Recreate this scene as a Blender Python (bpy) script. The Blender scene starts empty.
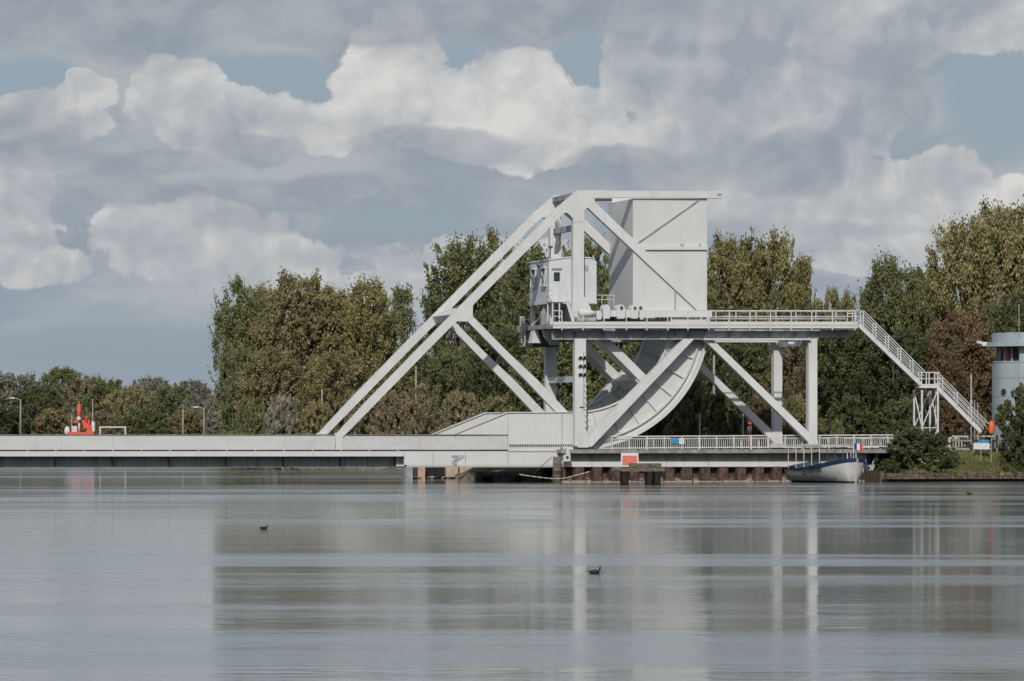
import bpy, bmesh, math, random
import numpy as np
from mathutils import Vector, Matrix
R = math.radians
scene = bpy.context.scene
COL = scene.collection

# ------------------------------------------------------------------ camera, sky, sun, exposure
F = 4200.0            # focal length in picture widths/1024 (about a 148 mm lens)
HZ = 432.0            # picture row of the horizon
CAMZ = 5.0            # the camera stands five metres above the water
cam_d = bpy.data.cameras.new('camera')
cam = bpy.data.objects.new('camera', cam_d)
COL.objects.link(cam)
cam.location = (0, 0, CAMZ)
cam.rotation_euler = (R(90), 0, 0)
cam_d.sensor_width = 36.0
cam_d.lens = 36.0 * F / 1024.0
cam_d.shift_y = (HZ - 340.5) / 1024.0
cam_d.clip_start = 0.5
cam_d.clip_end = 12000
scene.camera = cam

SUN_AZ = 187.0        # clockwise from +Y (behind the camera, a little to its left)
SUN_EL = 36.0
sd = Vector((math.sin(R(SUN_AZ)) * math.cos(R(SUN_EL)), math.cos(R(SUN_AZ)) * math.cos(R(SUN_EL)), math.sin(R(SUN_EL))))
sun_d = bpy.data.lights.new('sun', 'SUN')
sun_d.energy = 2.85
sun_d.angle = R(0.6)
sun_d.color = (1.0, 0.965, 0.90)
sun = bpy.data.objects.new('sun', sun_d)
COL.objects.link(sun)
sun.location = (0, 0, 200)
sun.rotation_euler = sd.to_track_quat('Z', 'Y').to_euler()

scene.view_settings.view_transform = 'Standard'
scene.view_settings.look = 'None'
scene.view_settings.exposure = 0.0
scene.view_settings.gamma = 1.0
scene.view_settings.use_curve_mapping = False
scene.cycles.use_denoising = True
scene.cycles.use_adaptive_sampling = True
scene.cycles.adaptive_threshold = 0.02
scene.cycles.adaptive_min_samples = 12
scene.cycles.max_bounces = 4
scene.cycles.diffuse_bounces = 2
scene.cycles.glossy_bounces = 3
scene.cycles.transparent_max_bounces = 6
scene.cycles.caustics_reflective = False
scene.cycles.caustics_refractive = False


class NT:
    """small helper around a node tree"""
    def __init__(self, nt):
        self.nt = nt
        nt.nodes.clear()

    def n(self, typ, **kw):
        nd = self.nt.nodes.new(typ)
        for k, v in kw.items():
            setattr(nd, k, v)
        return nd

    def l(self, a, b):
        self.nt.links.new(a, b)

    def put(self, sock, val):
        if hasattr(val, 'is_output'):
            self.l(val, sock)
        else:
            sock.default_value = val

    def math(self, op, a, b=None, c=None, clamp=False):
        nd = self.n('ShaderNodeMath', operation=op, use_clamp=clamp)
        self.put(nd.inputs[0], a)
        if b is not None:
            self.put(nd.inputs[1], b)
        if c is not None:
            self.put(nd.inputs[2], c)
        return nd.outputs[0]

    def vmath(self, op, a, b=None):
        nd = self.n('ShaderNodeVectorMath', operation=op)
        self.put(nd.inputs[0], a)
        if b is not None:
            self.put(nd.inputs[1], b)
        return nd.outputs['Vector']

    def mapr(self, v, a, b, c=0.0, d=1.0, smooth=True):
        nd = self.n('ShaderNodeMapRange')
        nd.interpolation_type = 'SMOOTHSTEP' if smooth else 'LINEAR'
        self.put(nd.inputs[0], v)
        for i, x in enumerate((a, b, c, d)):
            self.put(nd.inputs[i + 1], x)
        return nd.outputs[0]

    def noise(self, vec, scale, detail=4, rough=0.5, dist=0.0):
        nd = self.n('ShaderNodeTexNoise')
        if vec is not None:
            self.l(vec, nd.inputs['Vector'])
        nd.inputs['Scale'].default_value = scale
        nd.inputs['Detail'].default_value = detail
        nd.inputs['Roughness'].default_value = rough
        nd.inputs['Distortion'].default_value = dist
        return nd.outputs['Fac']

    def mix(self, f, a, b, typ='MIX'):
        nd = self.n('ShaderNodeMix', data_type='RGBA', blend_type=typ)
        self.put(nd.inputs['Factor'], f)
        self.put(nd.inputs['A'], a)
        self.put(nd.inputs['B'], b)
        return nd.outputs['Result']

    def xyz(self, x, y, z):
        nd = self.n('ShaderNodeCombineXYZ')
        for i, v in enumerate((x, y, z)):
            self.put(nd.inputs[i], v)
        return nd.outputs[0]


def build_world():
    w = bpy.data.worlds.new('World')
    scene.world = w
    w.use_nodes = True
    t = NT(w.node_tree)
    out = t.n('ShaderNodeOutputWorld')
    bg = t.n('ShaderNodeBackground')
    bg.inputs['Strength'].default_value = 0.1
    t.l(bg.outputs[0], out.inputs['Surface'])
    sky = t.n('ShaderNodeTexSky', sky_type='NISHITA')
    sky.sun_disc = False
    sky.sun_elevation = R(SUN_EL)
    sky.sun_rotation = R(SUN_AZ)
    sky.altitude = 10
    sky.air_density = 1.0
    sky.dust_density = 1.6
    sky.ozone_density = 1.2
    tc = t.n('ShaderNodeTexCoord')
    d = tc.outputs['Generated']
    sep = t.n('ShaderNodeSeparateXYZ')
    t.l(d, sep.inputs[0])
    # cloud field coordinates: sideways and up, 1 unit = about 13.6 degrees
    P = t.xyz(t.math('MULTIPLY', sep.outputs['X'], 4.2), t.math('MULTIPLY', sep.outputs['Z'], 4.2), t.math('MULTIPLY', sep.outputs['Y'], 1.0))
    warp = t.n('ShaderNodeTexNoise')
    t.l(P, warp.inputs['Vector'])
    warp.inputs['Scale'].default_value = 7.5
    warp.inputs['Detail'].default_value = 3
    warp.inputs['Roughness'].default_value = .55
    wv = t.vmath('SUBTRACT', warp.outputs['Color'], (0.5, 0.5, 0.5))
    Q = t.vmath('ADD', P, t.vmath('MULTIPLY', wv, (0.07, 0.055, 0.0)))

    def blobs(vec, lst, soft=.2):
        """union of soft ellipses (cx, cy, rx, ry, weight), centre and radii in pixels of the view"""
        acc = None
        for cx, cy, rx, ry, wt in lst:
            mad = t.n('ShaderNodeVectorMath', operation='MULTIPLY_ADD')
            t.l(vec, mad.inputs[0])
            mad.inputs[1].default_value = (1000 / rx, 1000 / ry, 0)
            mad.inputs[2].default_value = (-(cx - 512) / rx, -(HZ - cy) / ry, 0)
            c = mad.outputs[0]
            dt = t.n('ShaderNodeVectorMath', operation='DOT_PRODUCT')
            t.l(c, dt.inputs[0])
            t.l(c, dt.inputs[1])
            g = t.math('MULTIPLY_ADD', dt.outputs['Value'], -.5 * wt, wt)
            acc = g if acc is None else t.math('SMOOTH_MAX', acc, g, soft)
        return t.math('MAXIMUM', acc, -1.0)

    def billow(vec, scale, detail=3.0):
        v = t.n('ShaderNodeTexVoronoi', feature='F1', voronoi_dimensions='2D')
        v.normalize = True
        t.l(vec, v.inputs['Vector'])
        v.inputs['Scale'].default_value = scale
        v.inputs['Detail'].default_value = detail
        v.inputs['Roughness'].default_value = 0.55
        return t.math('SUBTRACT', 1.0, t.math('MULTIPLY', v.outputs['Distance'], 2.0))

    flat = t.vmath('MULTIPLY', Q, (1.0, 2.6, 1.0))
    # away from the view the same kind of cloud field goes on, placed by noise alone
    ax = t.math('ABSOLUTE', sep.outputs['X'])
    outside = t.math('MAXIMUM', t.mapr(ax, 0.12, 0.20), t.mapr(sep.outputs['Z'], 0.10, 0.15))
    inside = t.math('SUBTRACT', 1.0, outside)
    cover = t.math('MULTIPLY_ADD', sep.outputs['Z'], -.16, t.noise(t.vmath('MULTIPLY', d, (1.0, 1.0, 1.6)), 6.0, 3, 0.55))

    # ---- grey sheet that fills most of the sky, open in a few gaps
    gaps = blobs(Q, [(25, 84, 80, 26, 1.25), (265, 80, 95, 26, 1.3), (448, 58, 26, 28, 1.2), (592, 62, 48, 30, 1.3),
                     (1012, 95, 64, 62, 1.35), (912, 128, 30, 40, .75), (395, 228, 150, 16, .7), (130, 350, 220, 34, 1.0), (60, 310, 120, 18, .6)])
    n1 = t.noise(flat, 5.0, 4, 0.58)
    a1 = t.math('MULTIPLY', t.mapr(gaps, 0.95, 0.15), t.mapr(n1, .22, .40))
    a1 = t.math('ADD', t.math('MULTIPLY', a1, inside), t.math('MULTIPLY', t.mapr(cover, 0.40, 0.56, .15, .9), outside))
    c1 = t.mix(t.mapr(n1, 0.34, 0.64), (2.85, 3.38, 4.00, 1), (4.15, 4.48, 4.80, 1))
    # the blue between the clouds is the pale milky blue of a moist sky
    blue = t.mix(t.mapr(sep.outputs['Z'], .10, .40, .85, .35), sky.outputs[0], (2.70, 3.36, 4.05, 1))
    col = t.mix(a1, blue, c1)

    # ---- sunlit cumulus
    bright = [(390, 58, 44, 44, 1.15), (358, 92, 32, 34, 1.0), (430, 112, 70, 44, 1.15), (505, 96, 55, 48, 1.2), (578, 116, 46, 30, 1.1), (520, 142, 60, 28, 1.0),
              (97, 90, 26, 20, 1.05), (178, 96, 46, 40, 1.05), (50, 118, 60, 28, .9), (245, 122, 80, 34, .95), (330, 128, 50, 28, .9),
              (5, 205, 55, 46, 1.0), (185, 245, 85, 34, 1.0), (265, 262, 80, 24, .9), (40, 262, 60, 18, .8),
              (680, 62, 60, 66, 1.15), (760, 55, 95, 70, 1.05), (850, 105, 56, 66, 1.05), (700, 135, 66, 50, 1.05), (775, 155, 100, 56, 1.0), (940, 22, 90, 40, .85),
              (820, 200, 120, 36, .95), (930, 205, 90, 44, 1.0), (730, 185, 46, 40, .95), (480, 262, 120, 22, .8), (1012, 200, 34, 24, 1.0), (345, 288, 100, 18, .8), (880, 250, 110, 24, .9)]
    b2 = blobs(Q, bright)
    bl2 = billow(Q, 11.0)
    fn2 = t.noise(Q, 26.0, 4, 0.6)
    extra = t.math('MULTIPLY_ADD', t.mapr(cover, 0.43, 0.68, smooth=False), 2.2, -1.0)
    d2 = t.math('ADD', t.math('MULTIPLY', b2, inside), t.math('MULTIPLY', extra, outside))
    h2 = t.math('ADD', t.math('MULTIPLY_ADD', bl2, 0.55, d2), t.math('MULTIPLY_ADD', fn2, 1.1, -.55))
    a2 = t.mapr(h2, 0.46, 0.62)
    # relief: the same billows seen a little further towards the sun (up and to the left)
    off = t.vmath('ADD', Q, (-0.010, 0.017, 0.0))
    rel = t.math('ADD', t.math('MULTIPLY', t.math('SUBTRACT', bl2, billow(off, 11.0)), .85), t.math('MULTIPLY', t.math('SUBTRACT', fn2, t.noise(off, 26.0, 4, 0.6)), .5))
    lf = t.noise(Q, 5.5, 2, 0.5)
    lum = t.math('ADD', t.math('ADD', t.math('MULTIPLY_ADD', lf, 1.4, -.40), rel), t.mapr(h2, 0.4, 1.6, 0.16, -0.08, smooth=False))
    boost = blobs(P, [(372, 82, 70, 64, .50), (535, 118, 120, 50, .50), (97, 85, 40, 26, .45), (190, 90, 50, 40, .22), (655, 85, 60, 70, .22), (200, 240, 120, 36, .22), (0, 205, 40, 36, .3), (1010, 200, 40, 30, .35), (925, 215, 110, 30, .15)])
    lum = t.math('ADD', lum, t.math('MAXIMUM', boost, 0.0), clamp=True)
    c2 = t.n('ShaderNodeValToRGB')
    t.l(lum, c2.inputs[0])
    e = c2.color_ramp.elements
    e[0].position = 0.0
    e[0].color = (0.325, 0.368, 0.420, 1)
    e[1].position = 1.0
    e[1].color = (0.690, 0.675, 0.655, 1)
    m = e.new(0.5)
    m.color = (0.485, 0.500, 0.515, 1)
    c2s = t.vmath('SCALE', c2.outputs[0])
    c2s.node.inputs['Scale'].default_value = 10.0
    col = t.mix(t.math('MULTIPLY', a2, 0.95), col, c2s)

    # ---- nearer grey clouds in shade, softer
    grey = [(790, 162, 50, 28, 1.5), (430, 152, 80, 20, 1.1), (258, 154, 46, 18, 1.0), (150, 164, 70, 16, .9), (55, 155, 70, 20, .9), (20, 125, 30, 22, .7),
            (330, 197, 140, 18, .9), (150, 198, 130, 14, .8), (625, 172, 90, 26, .95), (262, 228, 80, 12, .75), (610, 205, 100, 16, .8),
            (690, 222, 130, 12, .7), (905, 88, 34, 50, .9), (300, 6, 420, 34, 1.25), (720, 10, 110, 20, .5), (100, 28, 160, 28, 1.0), (60, 240, 100, 12, .7), (700, 120, 20, 16, .6), (860, 60, 40, 26, .5), (400, 255, 120, 14, .6), (850, 228, 90, 12, .6)]
    b3 = blobs(Q, grey)
    n3 = t.noise(t.vmath('MULTIPLY', Q, (1.0, 1.5, 1.0)), 17.0, 4, 0.6)
    h3 = t.math('ADD', t.math('MULTIPLY_ADD', bl2, .22, b3), t.math('MULTIPLY_ADD', n3, .9, -.45))
    a3 = t.math('MULTIPLY', t.math('MULTIPLY', t.mapr(h3, 0.38, 0.88), inside), 0.74)
    c3 = t.mix(t.mapr(n3, 0.35, 0.68), (2.75, 3.20, 3.78, 1), (3.80, 4.12, 4.50, 1))
    col = t.mix(a3, col, c3)
    # moist air towards the horizon
    hz = t.mapr(sep.outputs['Z'], 0.040, -0.005)
    col = t.mix(t.math('MULTIPLY', hz, 0.5), col, (3.05, 3.70, 4.35, 1))
    t.l(col, bg.inputs['Color'])
    w.cycles.sampling_method = 'NONE'


build_world()

# ------------------------------------------------------------------ pixels to places
OX, OY = 6.8, 420.0
TH = R(14.2)
CT, ST = math.cos(TH), math.sin(TH)


def W(s, t, z=0.0):
    """bridge frame (along, across, up) to world"""
    return Vector((OX + s * CT - t * ST, OY + s * ST + t * CT, z))


def sz(u, v, t):
    """picture point on the upright plane t of the bridge frame -> (s, z)"""
    k = (u - 512.0) / F
    s = (k * (OY + t * CT) - OX + t * ST) / (CT - k * ST)
    y = OY + s * ST + t * CT
    return s, CAMZ - (v - HZ) * y / F


def at(u, v, Y):
    """picture point at distance Y -> world"""
    return Vector(((u - 512.0) * Y / F, Y, CAMZ - (v - HZ) * Y / F))


# ------------------------------------------------------------------ materials
MATS = {}


def principled(name):
    m = bpy.data.materials.new(name)
    m.use_nodes = True
    t = NT(m.node_tree)
    out = t.n('ShaderNodeOutputMaterial')
    b = t.n('ShaderNodeBsdfPrincipled')
    t.l(b.outputs[0], out.inputs['Surface'])
    MATS[name] = m
    return m, t, b, out


def surf(name, c1, c2, scale=1.0, rough=0.6, stretch=(1, 1, 1), stain=None, stain_amt=0.0, stain_scale=(1.2, 1.2, 0.12), bump=0.0, spec=0.3, metallic=0.0, lo=0.35, hi=0.65):
    """two-tone noise, optional streaky stains, fine bump"""
    m, t, b, out = principled(name)
    geo = t.n('ShaderNodeNewGeometry')
    p = geo.outputs['Position']
    q = t.vmath('MULTIPLY', p, stretch)
    f = t.noise(q, scale, 6, 0.6)
    c = t.mix(t.mapr(f, lo, hi), (*c1, 1), (*c2, 1))
    if stain:
        sq = t.vmath('MULTIPLY', p, stain_scale)
        sf = t.noise(sq, 1.0, 6, 0.65)
        sf2 = t.noise(p, 0.35, 3, 0.5)
        sm = t.math('MULTIPLY', t.mapr(sf, 0.52, 0.74), t.mapr(sf2, 0.42, 0.62))
        c = t.mix(t.math('MULTIPLY', sm, stain_amt), c, (*stain, 1))
    t.l(c, b.inputs['Base Color'])
    b.inputs['Roughness'].default_value = rough
    b.inputs['Specular IOR Level'].default_value = spec
    b.inputs['Metallic'].default_value = metallic
    if bump:
        bp = t.n('ShaderNodeBump')
        bp.inputs['Strength'].default_value = bump
        bp.inputs['Distance'].default_value = 0.05
        t.l(t.noise(q, scale * 6, 4, 0.6), bp.inputs['Height'])
        t.l(bp.outputs[0], b.inputs['Normal'])
    return m


surf('white_paint', (.585, .582, .575), (.635, .632, .622), 0.5, 0.55, (1, 1, .5), stain=(.38, .34, .28), stain_amt=0.35, bump=0.05)
surf('white_panel', (.575, .573, .565), (.615, .612, .602), 0.4, 0.5, (1, 1, .6), stain=(.40, .37, .32), stain_amt=0.30, bump=0.06)
surf('parapet_paint', (.535, .535, .53), (.59, .59, .583), 0.35, 0.6, (.5, 1, 2), stain=(.36, .33, .28), stain_amt=0.35)
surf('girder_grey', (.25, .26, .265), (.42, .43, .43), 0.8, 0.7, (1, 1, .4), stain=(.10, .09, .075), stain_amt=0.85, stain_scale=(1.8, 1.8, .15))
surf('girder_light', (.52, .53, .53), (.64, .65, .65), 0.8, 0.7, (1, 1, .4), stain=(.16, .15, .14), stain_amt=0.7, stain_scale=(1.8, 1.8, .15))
surf('grey_steel', (.28, .29, .30), (.40, .41, .42), 1.0, 0.6)
surf('dark_steel', (.035, .035, .037), (.075, .072, .07), 1.5, 0.6)
surf('rail_brown', (.16, .14, .12), (.24, .22, .19), 2.0, 0.7)
surf('rail_cream', (.56, .55, .52), (.63, .62, .59), 1.5, 0.5, stain=(.38, .27, .17), stain_amt=.4)
surf('cabin_blue', (.56, .58, .60), (.62, .63, .645), 0.7, 0.5, stain=(.34, .34, .34), stain_amt=.4)
surf('glass_dark', (.02, .024, .028), (.04, .045, .05), 1.0, 0.12, spec=0.6)
surf('concrete', (.20, .185, .165), (.33, .31, .28), 1.1, 0.85, stain=(.07, .06, .05), stain_amt=.85, bump=.3)
surf('pale_concrete', (.34, .33, .31), (.45, .44, .41), 1.0, 0.85, stain=(.16, .15, .13), stain_amt=.7, bump=.3)
surf('rust', (.050, .032, .026), (.125, .078, .060), 2.2, 0.85, stain=(.26, .22, .17), stain_amt=.5, bump=.4)
surf('rust_wall', (.055, .042, .033), (.16, .125, .09), 2.4, 0.9, stain=(.40, .28, .05), stain_amt=.7, stain_scale=(1.6, 1.6, 1.6), bump=.4)
surf('weed', (.30, .27, .20), (.42, .38, .28), 4, 0.95)
surf('timber_old', (.085, .068, .052), (.21, .18, .14), 3.0, 0.9, (.5, 3, 3), bump=.5)
surf('timber_dark', (.010, .010, .009), (.026, .023, .02), 3.0, 0.85, (3, 3, .6), bump=.4)
surf('sign_red', (.60, .155, .11), (.66, .19, .14), 1.2, 0.6)
surf('red_paint', (.62, .085, .055), (.70, .12, .08), 1.0, 0.45)
surf('orange_plastic', (.75, .14, .035), (.80, .18, .05), 1.0, 0.45)
surf('boat_white', (.50, .49, .48), (.58, .57, .555), 1.2, 0.35, stain=(.10, .09, .075), stain_amt=.55, stain_scale=(1.4, 1.4, 1.4))
surf('boat_blue', (.008, .020, .065), (.014, .034, .095), 1.0, 0.35)
surf('boat_black', (.012, .012, .012), (.03, .028, .026), 2.0, 0.6)
surf('boat_canvas', (.52, .52, .51), (.60, .60, .59), 1.0, 0.7)
surf('flag_blue', (.02, .04, .24), (.025, .05, .26), 2, .7)
surf('flag_white', (.70, .70, .70), (.74, .74, .74), 2, .7)
surf('flag_red', (.62, .03, .03), (.65, .04, .04), 2, .7)
surf('tower_panel', (.31, .365, .385), (.38, .43, .445), 0.6, 0.5, (1, 1, .5), stain=(.20, .22, .22), stain_amt=.5)
surf('masonry_pink', (.40, .28, .21), (.53, .40, .31), 1.2, 0.9, stain=(.16, .10, .07), stain_amt=.6, bump=.3)
surf('hull_navy', (.045, .06, .08), (.10, .12, .145), 1.5, 0.6, stain=(.12, .13, .14), stain_amt=.5)
surf('bank_stone', (.14, .115, .085), (.36, .31, .24), 1.5, 0.95, bump=.5)
surf('asphalt', (.05, .05, .05), (.075, .073, .07), 2, .9)
surf('brick_rust', (.26, .105, .045), (.36, .17, .085), 1.4, .9)
surf('bark', (.09, .075, .06), (.19, .165, .135), 3.0, .9, (4, 4, .7), bump=.4)
surf('pole_wood', (.24, .20, .16), (.34, .29, .24), 2.0, .9)
surf('lamp_grey', (.36, .36, .35), (.46, .46, .45), 2.0, .6)
surf('bird_black', (.008, .008, .009), (.016, .015, .016), 9, .6)
surf('bird_beak', (.6, .55, .5), (.65, .6, .55), 9, .6)
surf('board_blue', (.03, .22, .42), (.04, .26, .48), 2, .6)
surf('board_white', (.60, .60, .60), (.66, .66, .66), 2, .6)
surf('car_dark', (.012, .013, .016), (.018, .02, .024), 1, .25, spec=.6)
surf('tyre', (.015, .015, .015), (.022, .022, .022), 4, .9)
surf('ink', (.03, .035, .045), (.045, .05, .06), 4, .7)
surf('curtain_red', (.33, .05, .04), (.42, .09, .07), 1, .8)
surf('signal_lamp_glass', (.02, .02, .02), (.035, .03, .03), 3, .3)
surf('rope', (.36, .33, .28), (.46, .43, .37), 3, .9)


def hull_material():
    m, t, b, out = principled('boat_hull')
    geo = t.n('ShaderNodeNewGeometry')
    p = geo.outputs['Position']
    sep = t.n('ShaderNodeSeparateXYZ')
    t.l(p, sep.inputs[0])
    n = t.noise(p, 1.4, 6, .65)
    n2 = t.noise(t.vmath('MULTIPLY', p, (2.5, 2.5, .6)), 1.0, 5, .6)
    c = t.mix(t.mapr(n, .35, .7), (.56, .55, .54, 1), (.48, .47, .455, 1))
    grime = t.math('MULTIPLY', t.mapr(n2, .48, .68), t.mapr(sep.outputs['Z'], 1.0, .2))
    c = t.mix(t.math('MULTIPLY', grime, .6), c, (.13, .12, .10, 1))
    c = t.mix(t.mapr(sep.outputs['Z'], .17, .14), c, (.014, .014, .014, 1))
    t.l(c, b.inputs['Base Color'])
    b.inputs['Roughness'].default_value = .35
    return m


def ground_material():
    m, t, b, out = principled('ground')
    geo = t.n('ShaderNodeNewGeometry')
    p = geo.outputs['Position']
    n1 = t.noise(p, .12, 5, .6)
    n2 = t.noise(p, 1.1, 6, .65)
    g = t.mix(t.mapr(n2, .35, .68), (.050, .062, .022, 1), (.115, .115, .048, 1))
    g = t.mix(t.math('MULTIPLY', t.mapr(n1, .5, .65), .6), g, (.15, .12, .065, 1))
    sep = t.n('ShaderNodeSeparateXYZ')
    t.l(p, sep.inputs[0])
    # stones and mud at the water's edge
    g = t.mix(t.mapr(sep.outputs['Z'], .85, .35), g, t.mix(t.mapr(n2, .4, .6), (.10, .085, .06, 1), (.27, .235, .18, 1)))
    t.l(g, b.inputs['Base Color'])
    b.inputs['Roughness'].default_value = .95
    b.inputs['Specular IOR Level'].default_value = .1
    bp = t.n('ShaderNodeBump')
    bp.inputs['Strength'].default_value = .7
    bp.inputs['Distance'].default_value = .25
    t.l(t.noise(p, 2.5, 5, .7), bp.inputs['Height'])
    t.l(bp.outputs[0], b.inputs['Normal'])
    return m


def water_material():
    m, t, b, out = principled('water')
    geo = t.n('ShaderNodeNewGeometry')
    p = geo.outputs['Position']
    # breeze: long lanes of ruffled water between calmer ones
    lanes = t.noise(t.vmath('ADD', t.vmath('MULTIPLY', p, (.012, .075, 0)), (3.3, .4, 0)), 1.0, 4, .6, .4)
    lanes2 = t.noise(t.vmath('MULTIPLY', p, (.004, .020, 0)), 1.0, 2, .5)
    wind = t.mapr(t.math('ADD', t.math('MULTIPLY', lanes, .6), t.math('MULTIPLY', lanes2, .4)), .465, .60)
    # small waves of several sizes
    w1 = t.noise(t.vmath('MULTIPLY', p, (.55, 1.0, 0)), 1.1, 3, .55, .3)
    w2 = t.noise(t.vmath('MULTIPLY', p, (.7, 1.0, 0)), 4.0, 2, .6)
    w3 = t.noise(t.vmath('MULTIPLY', p, (.25, .5, 0)), .35, 2, .5)
    amp = t.mapr(wind, 0, 1, .5, 1.2, smooth=False)
    hgt = t.math('ADD', t.math('MULTIPLY', w1, .055), t.math('MULTIPLY', w2, .012))
    hgt = t.math('ADD', t.math('MULTIPLY', hgt, amp), t.math('MULTIPLY', w3, .05))
    bp = t.n('ShaderNodeBump')
    bp.inputs['Strength'].default_value = 1.0
    bp.inputs['Distance'].default_value = .34
    t.l(hgt, bp.inputs['Height'])
    fr = t.n('ShaderNodeFresnel')
    fr.inputs['IOR'].default_value = 1.333
    t.l(bp.outputs[0], fr.inputs['Normal'])
    b.inputs['Base Color'].default_value = (.035, .042, .040, 1)
    b.inputs['Roughness'].default_value = 1.0
    b.inputs['Specular IOR Level'].default_value = 0.0
    g = []
    for rg in (.06, .215):            # smooth faces; ripples too small to see singly
        q = t.n('ShaderNodeBsdfGlossy', distribution='MULTI_GGX')
        q.inputs['Roughness'].default_value = rg
        q.inputs['Color'].default_value = (1.0, .99, .97, 1)
        t.l(bp.outputs[0], q.inputs['Normal'])
        g.append(q)
    mx = t.n('ShaderNodeMixShader')
    t.l(t.mapr(wind, 0, 1, .18, .88, smooth=False), mx.inputs[0])
    t.l(g[0].outputs[0], mx.inputs[1])
    t.l(g[1].outputs[0], mx.inputs[2])
    top = t.n('ShaderNodeMixShader')
    t.l(t.math('POWER', fr.outputs[0], .55), top.inputs[0])
    t.l(b.outputs[0], top.inputs[1])
    t.l(mx.outputs[0], top.inputs[2])
    t.l(top.outputs[0], out.inputs['Surface'])
    return m


hull_material()
ground_material()
water_material()


def leaf_material(name, dark, light, third=None, transl=.28):
    m, t, b, out = principled(name)
    at_ = t.n('ShaderNodeAttribute', attribute_name='tint')
    geo = t.n('ShaderNodeNewGeometry')
    oi = t.n('ShaderNodeObjectInfo')
    big = t.noise(geo.outputs['Position'], .22, 3, .5)
    f = t.math('ADD', at_.outputs['Fac'], t.math('MULTIPLY', t.math('SUBTRACT', big, .5), .9), clamp=True)
    c = t.mix(f, (*dark, 1), (*light, 1))
    if third:
        n = t.noise(geo.outputs['Position'], .30, 4, .6)
        c = t.mix(t.math('MULTIPLY', t.mapr(n, .50, .66), .8), c, (*third, 1))
    hs = t.n('ShaderNodeHueSaturation')
    hs.inputs['Hue'].default_value = .5
    t.l(t.mapr(oi.outputs['Random'], 0, 1, .82, 1.14, smooth=False), hs.inputs['Value'])
    t.l(c, hs.inputs['Color'])
    c = hs.outputs[0]
    b.inputs['Roughness'].default_value = .55
    b.inputs['Specular IOR Level'].default_value = .25
    t.l(c, b.inputs['Base Color'])
    tr = t.n('ShaderNodeBsdfTranslucent')
    t.l(t.mix(.5, c, (*light, 1)), tr.inputs['Color'])
    mx = t.n('ShaderNodeMixShader')
    mx.inputs[0].default_value = transl
    t.l(b.outputs[0], mx.inputs[1])
    t.l(tr.outputs[0], mx.inputs[2])
    t.l(mx.outputs[0], out.inputs['Surface'])
    return m


leaf_material('leaf_olive', (0.163, 0.153, 0.068), (0.351, 0.312, 0.150), (0.370, 0.267, 0.150))
leaf_material('leaf_green', (0.111, 0.130, 0.055), (0.260, 0.260, 0.111))
leaf_material('leaf_dark', (0.072, 0.086, 0.039), (0.176, 0.182, 0.078))
leaf_material('leaf_yellow', (0.169, 0.159, 0.065), (0.370, 0.332, 0.143))
leaf_material('leaf_silver', (0.180, 0.172, 0.125), (0.380, 0.350, 0.280), (0.195, 0.195, 0.124))
leaf_material('leaf_rust', (0.130, 0.092, 0.050), (0.270, 0.175, 0.098), (0.140, 0.140, 0.062))
leaf_material('leaf_brown', (0.195, 0.163, 0.094), (0.377, 0.312, 0.189))
leaf_material('leaf_grass', (0.143, 0.150, 0.052), (0.338, 0.299, 0.124))

# ------------------------------------------------------------------ mesh helpers


def link(name, me, parent=None, mat=None):
    o = bpy.data.objects.new(name, me)
    COL.objects.link(o)
    if parent is not None:
        o.parent = parent
    if mat is not None and me is not None and not me.materials:
        me.materials.append(MATS[mat])
    return o


def from_bm(name, bm, mat, parent=None, smooth=False):
    bmesh.ops.recalc_face_normals(bm, faces=bm.faces)
    me = bpy.data.meshes.new(name)
    bm.to_mesh(me)
    bm.free()
    if smooth:
        me.polygons.foreach_set('use_smooth', [True] * len(me.polygons))
    return link(name, me, parent, mat)


def tag(o, label, cat=None, group=None, kind=None):
    if label:
        o['label'] = label
    if cat:
        o['category'] = cat
    if group:
        o['group'] = group
    if kind:
        o['kind'] = kind
    return o


def thing(name, label, cat, loc=(0, 0, 0), rz=0.0, group=None):
    o = bpy.data.objects.new(name, None)
    o.empty_display_size = 0.5
    COL.objects.link(o)
    o.location = loc
    o.rotation_euler = (0, 0, rz)
    return tag(o, label, cat, group)


def a_prism(bm, pts, t0, t1):
    """closed outline pts = (s, z) swept from t0 to t1"""
    va = [bm.verts.new((s, t0, z)) for s, z in pts]
    vb = [bm.verts.new((s, t1, z)) for s, z in pts]
    bm.faces.new(va)
    bm.faces.new(vb[::-1])
    n = len(pts)
    for i in range(n):
        j = (i + 1) % n
        bm.faces.new((va[i], vb[i], vb[j], va[j]))


def a_box(bm, x0, x1, y0, y1, z0, z1):
    a_prism(bm, [(x0, z0), (x1, z0), (x1, z1), (x0, z1)], y0, y1)


def a_bar(bm, p0, p1, w, h=None, up=(0, 0, 1)):
    """rectangular bar from p0 to p1"""
    h = h or w
    p0, p1 = Vector(p0), Vector(p1)
    d = (p1 - p0).normalized()
    upv = Vector(up)
    if abs(d.dot(upv)) > .99:
        upv = Vector((0, 1, 0))
    x = d.cross(upv).normalized() * (w / 2)
    y = x.cross(d).normalized() * (h / 2)
    c = [x + y, x - y, -x - y, -x + y]
    a = [bm.verts.new(p0 + k) for k in c]
    b = [bm.verts.new(p1 + k) for k in c]
    bm.faces.new(a[::-1])
    bm.faces.new(b)
    for i in range(4):
        j = (i + 1) % 4
        bm.faces.new((a[i], a[j], b[j], b[i]))


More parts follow.
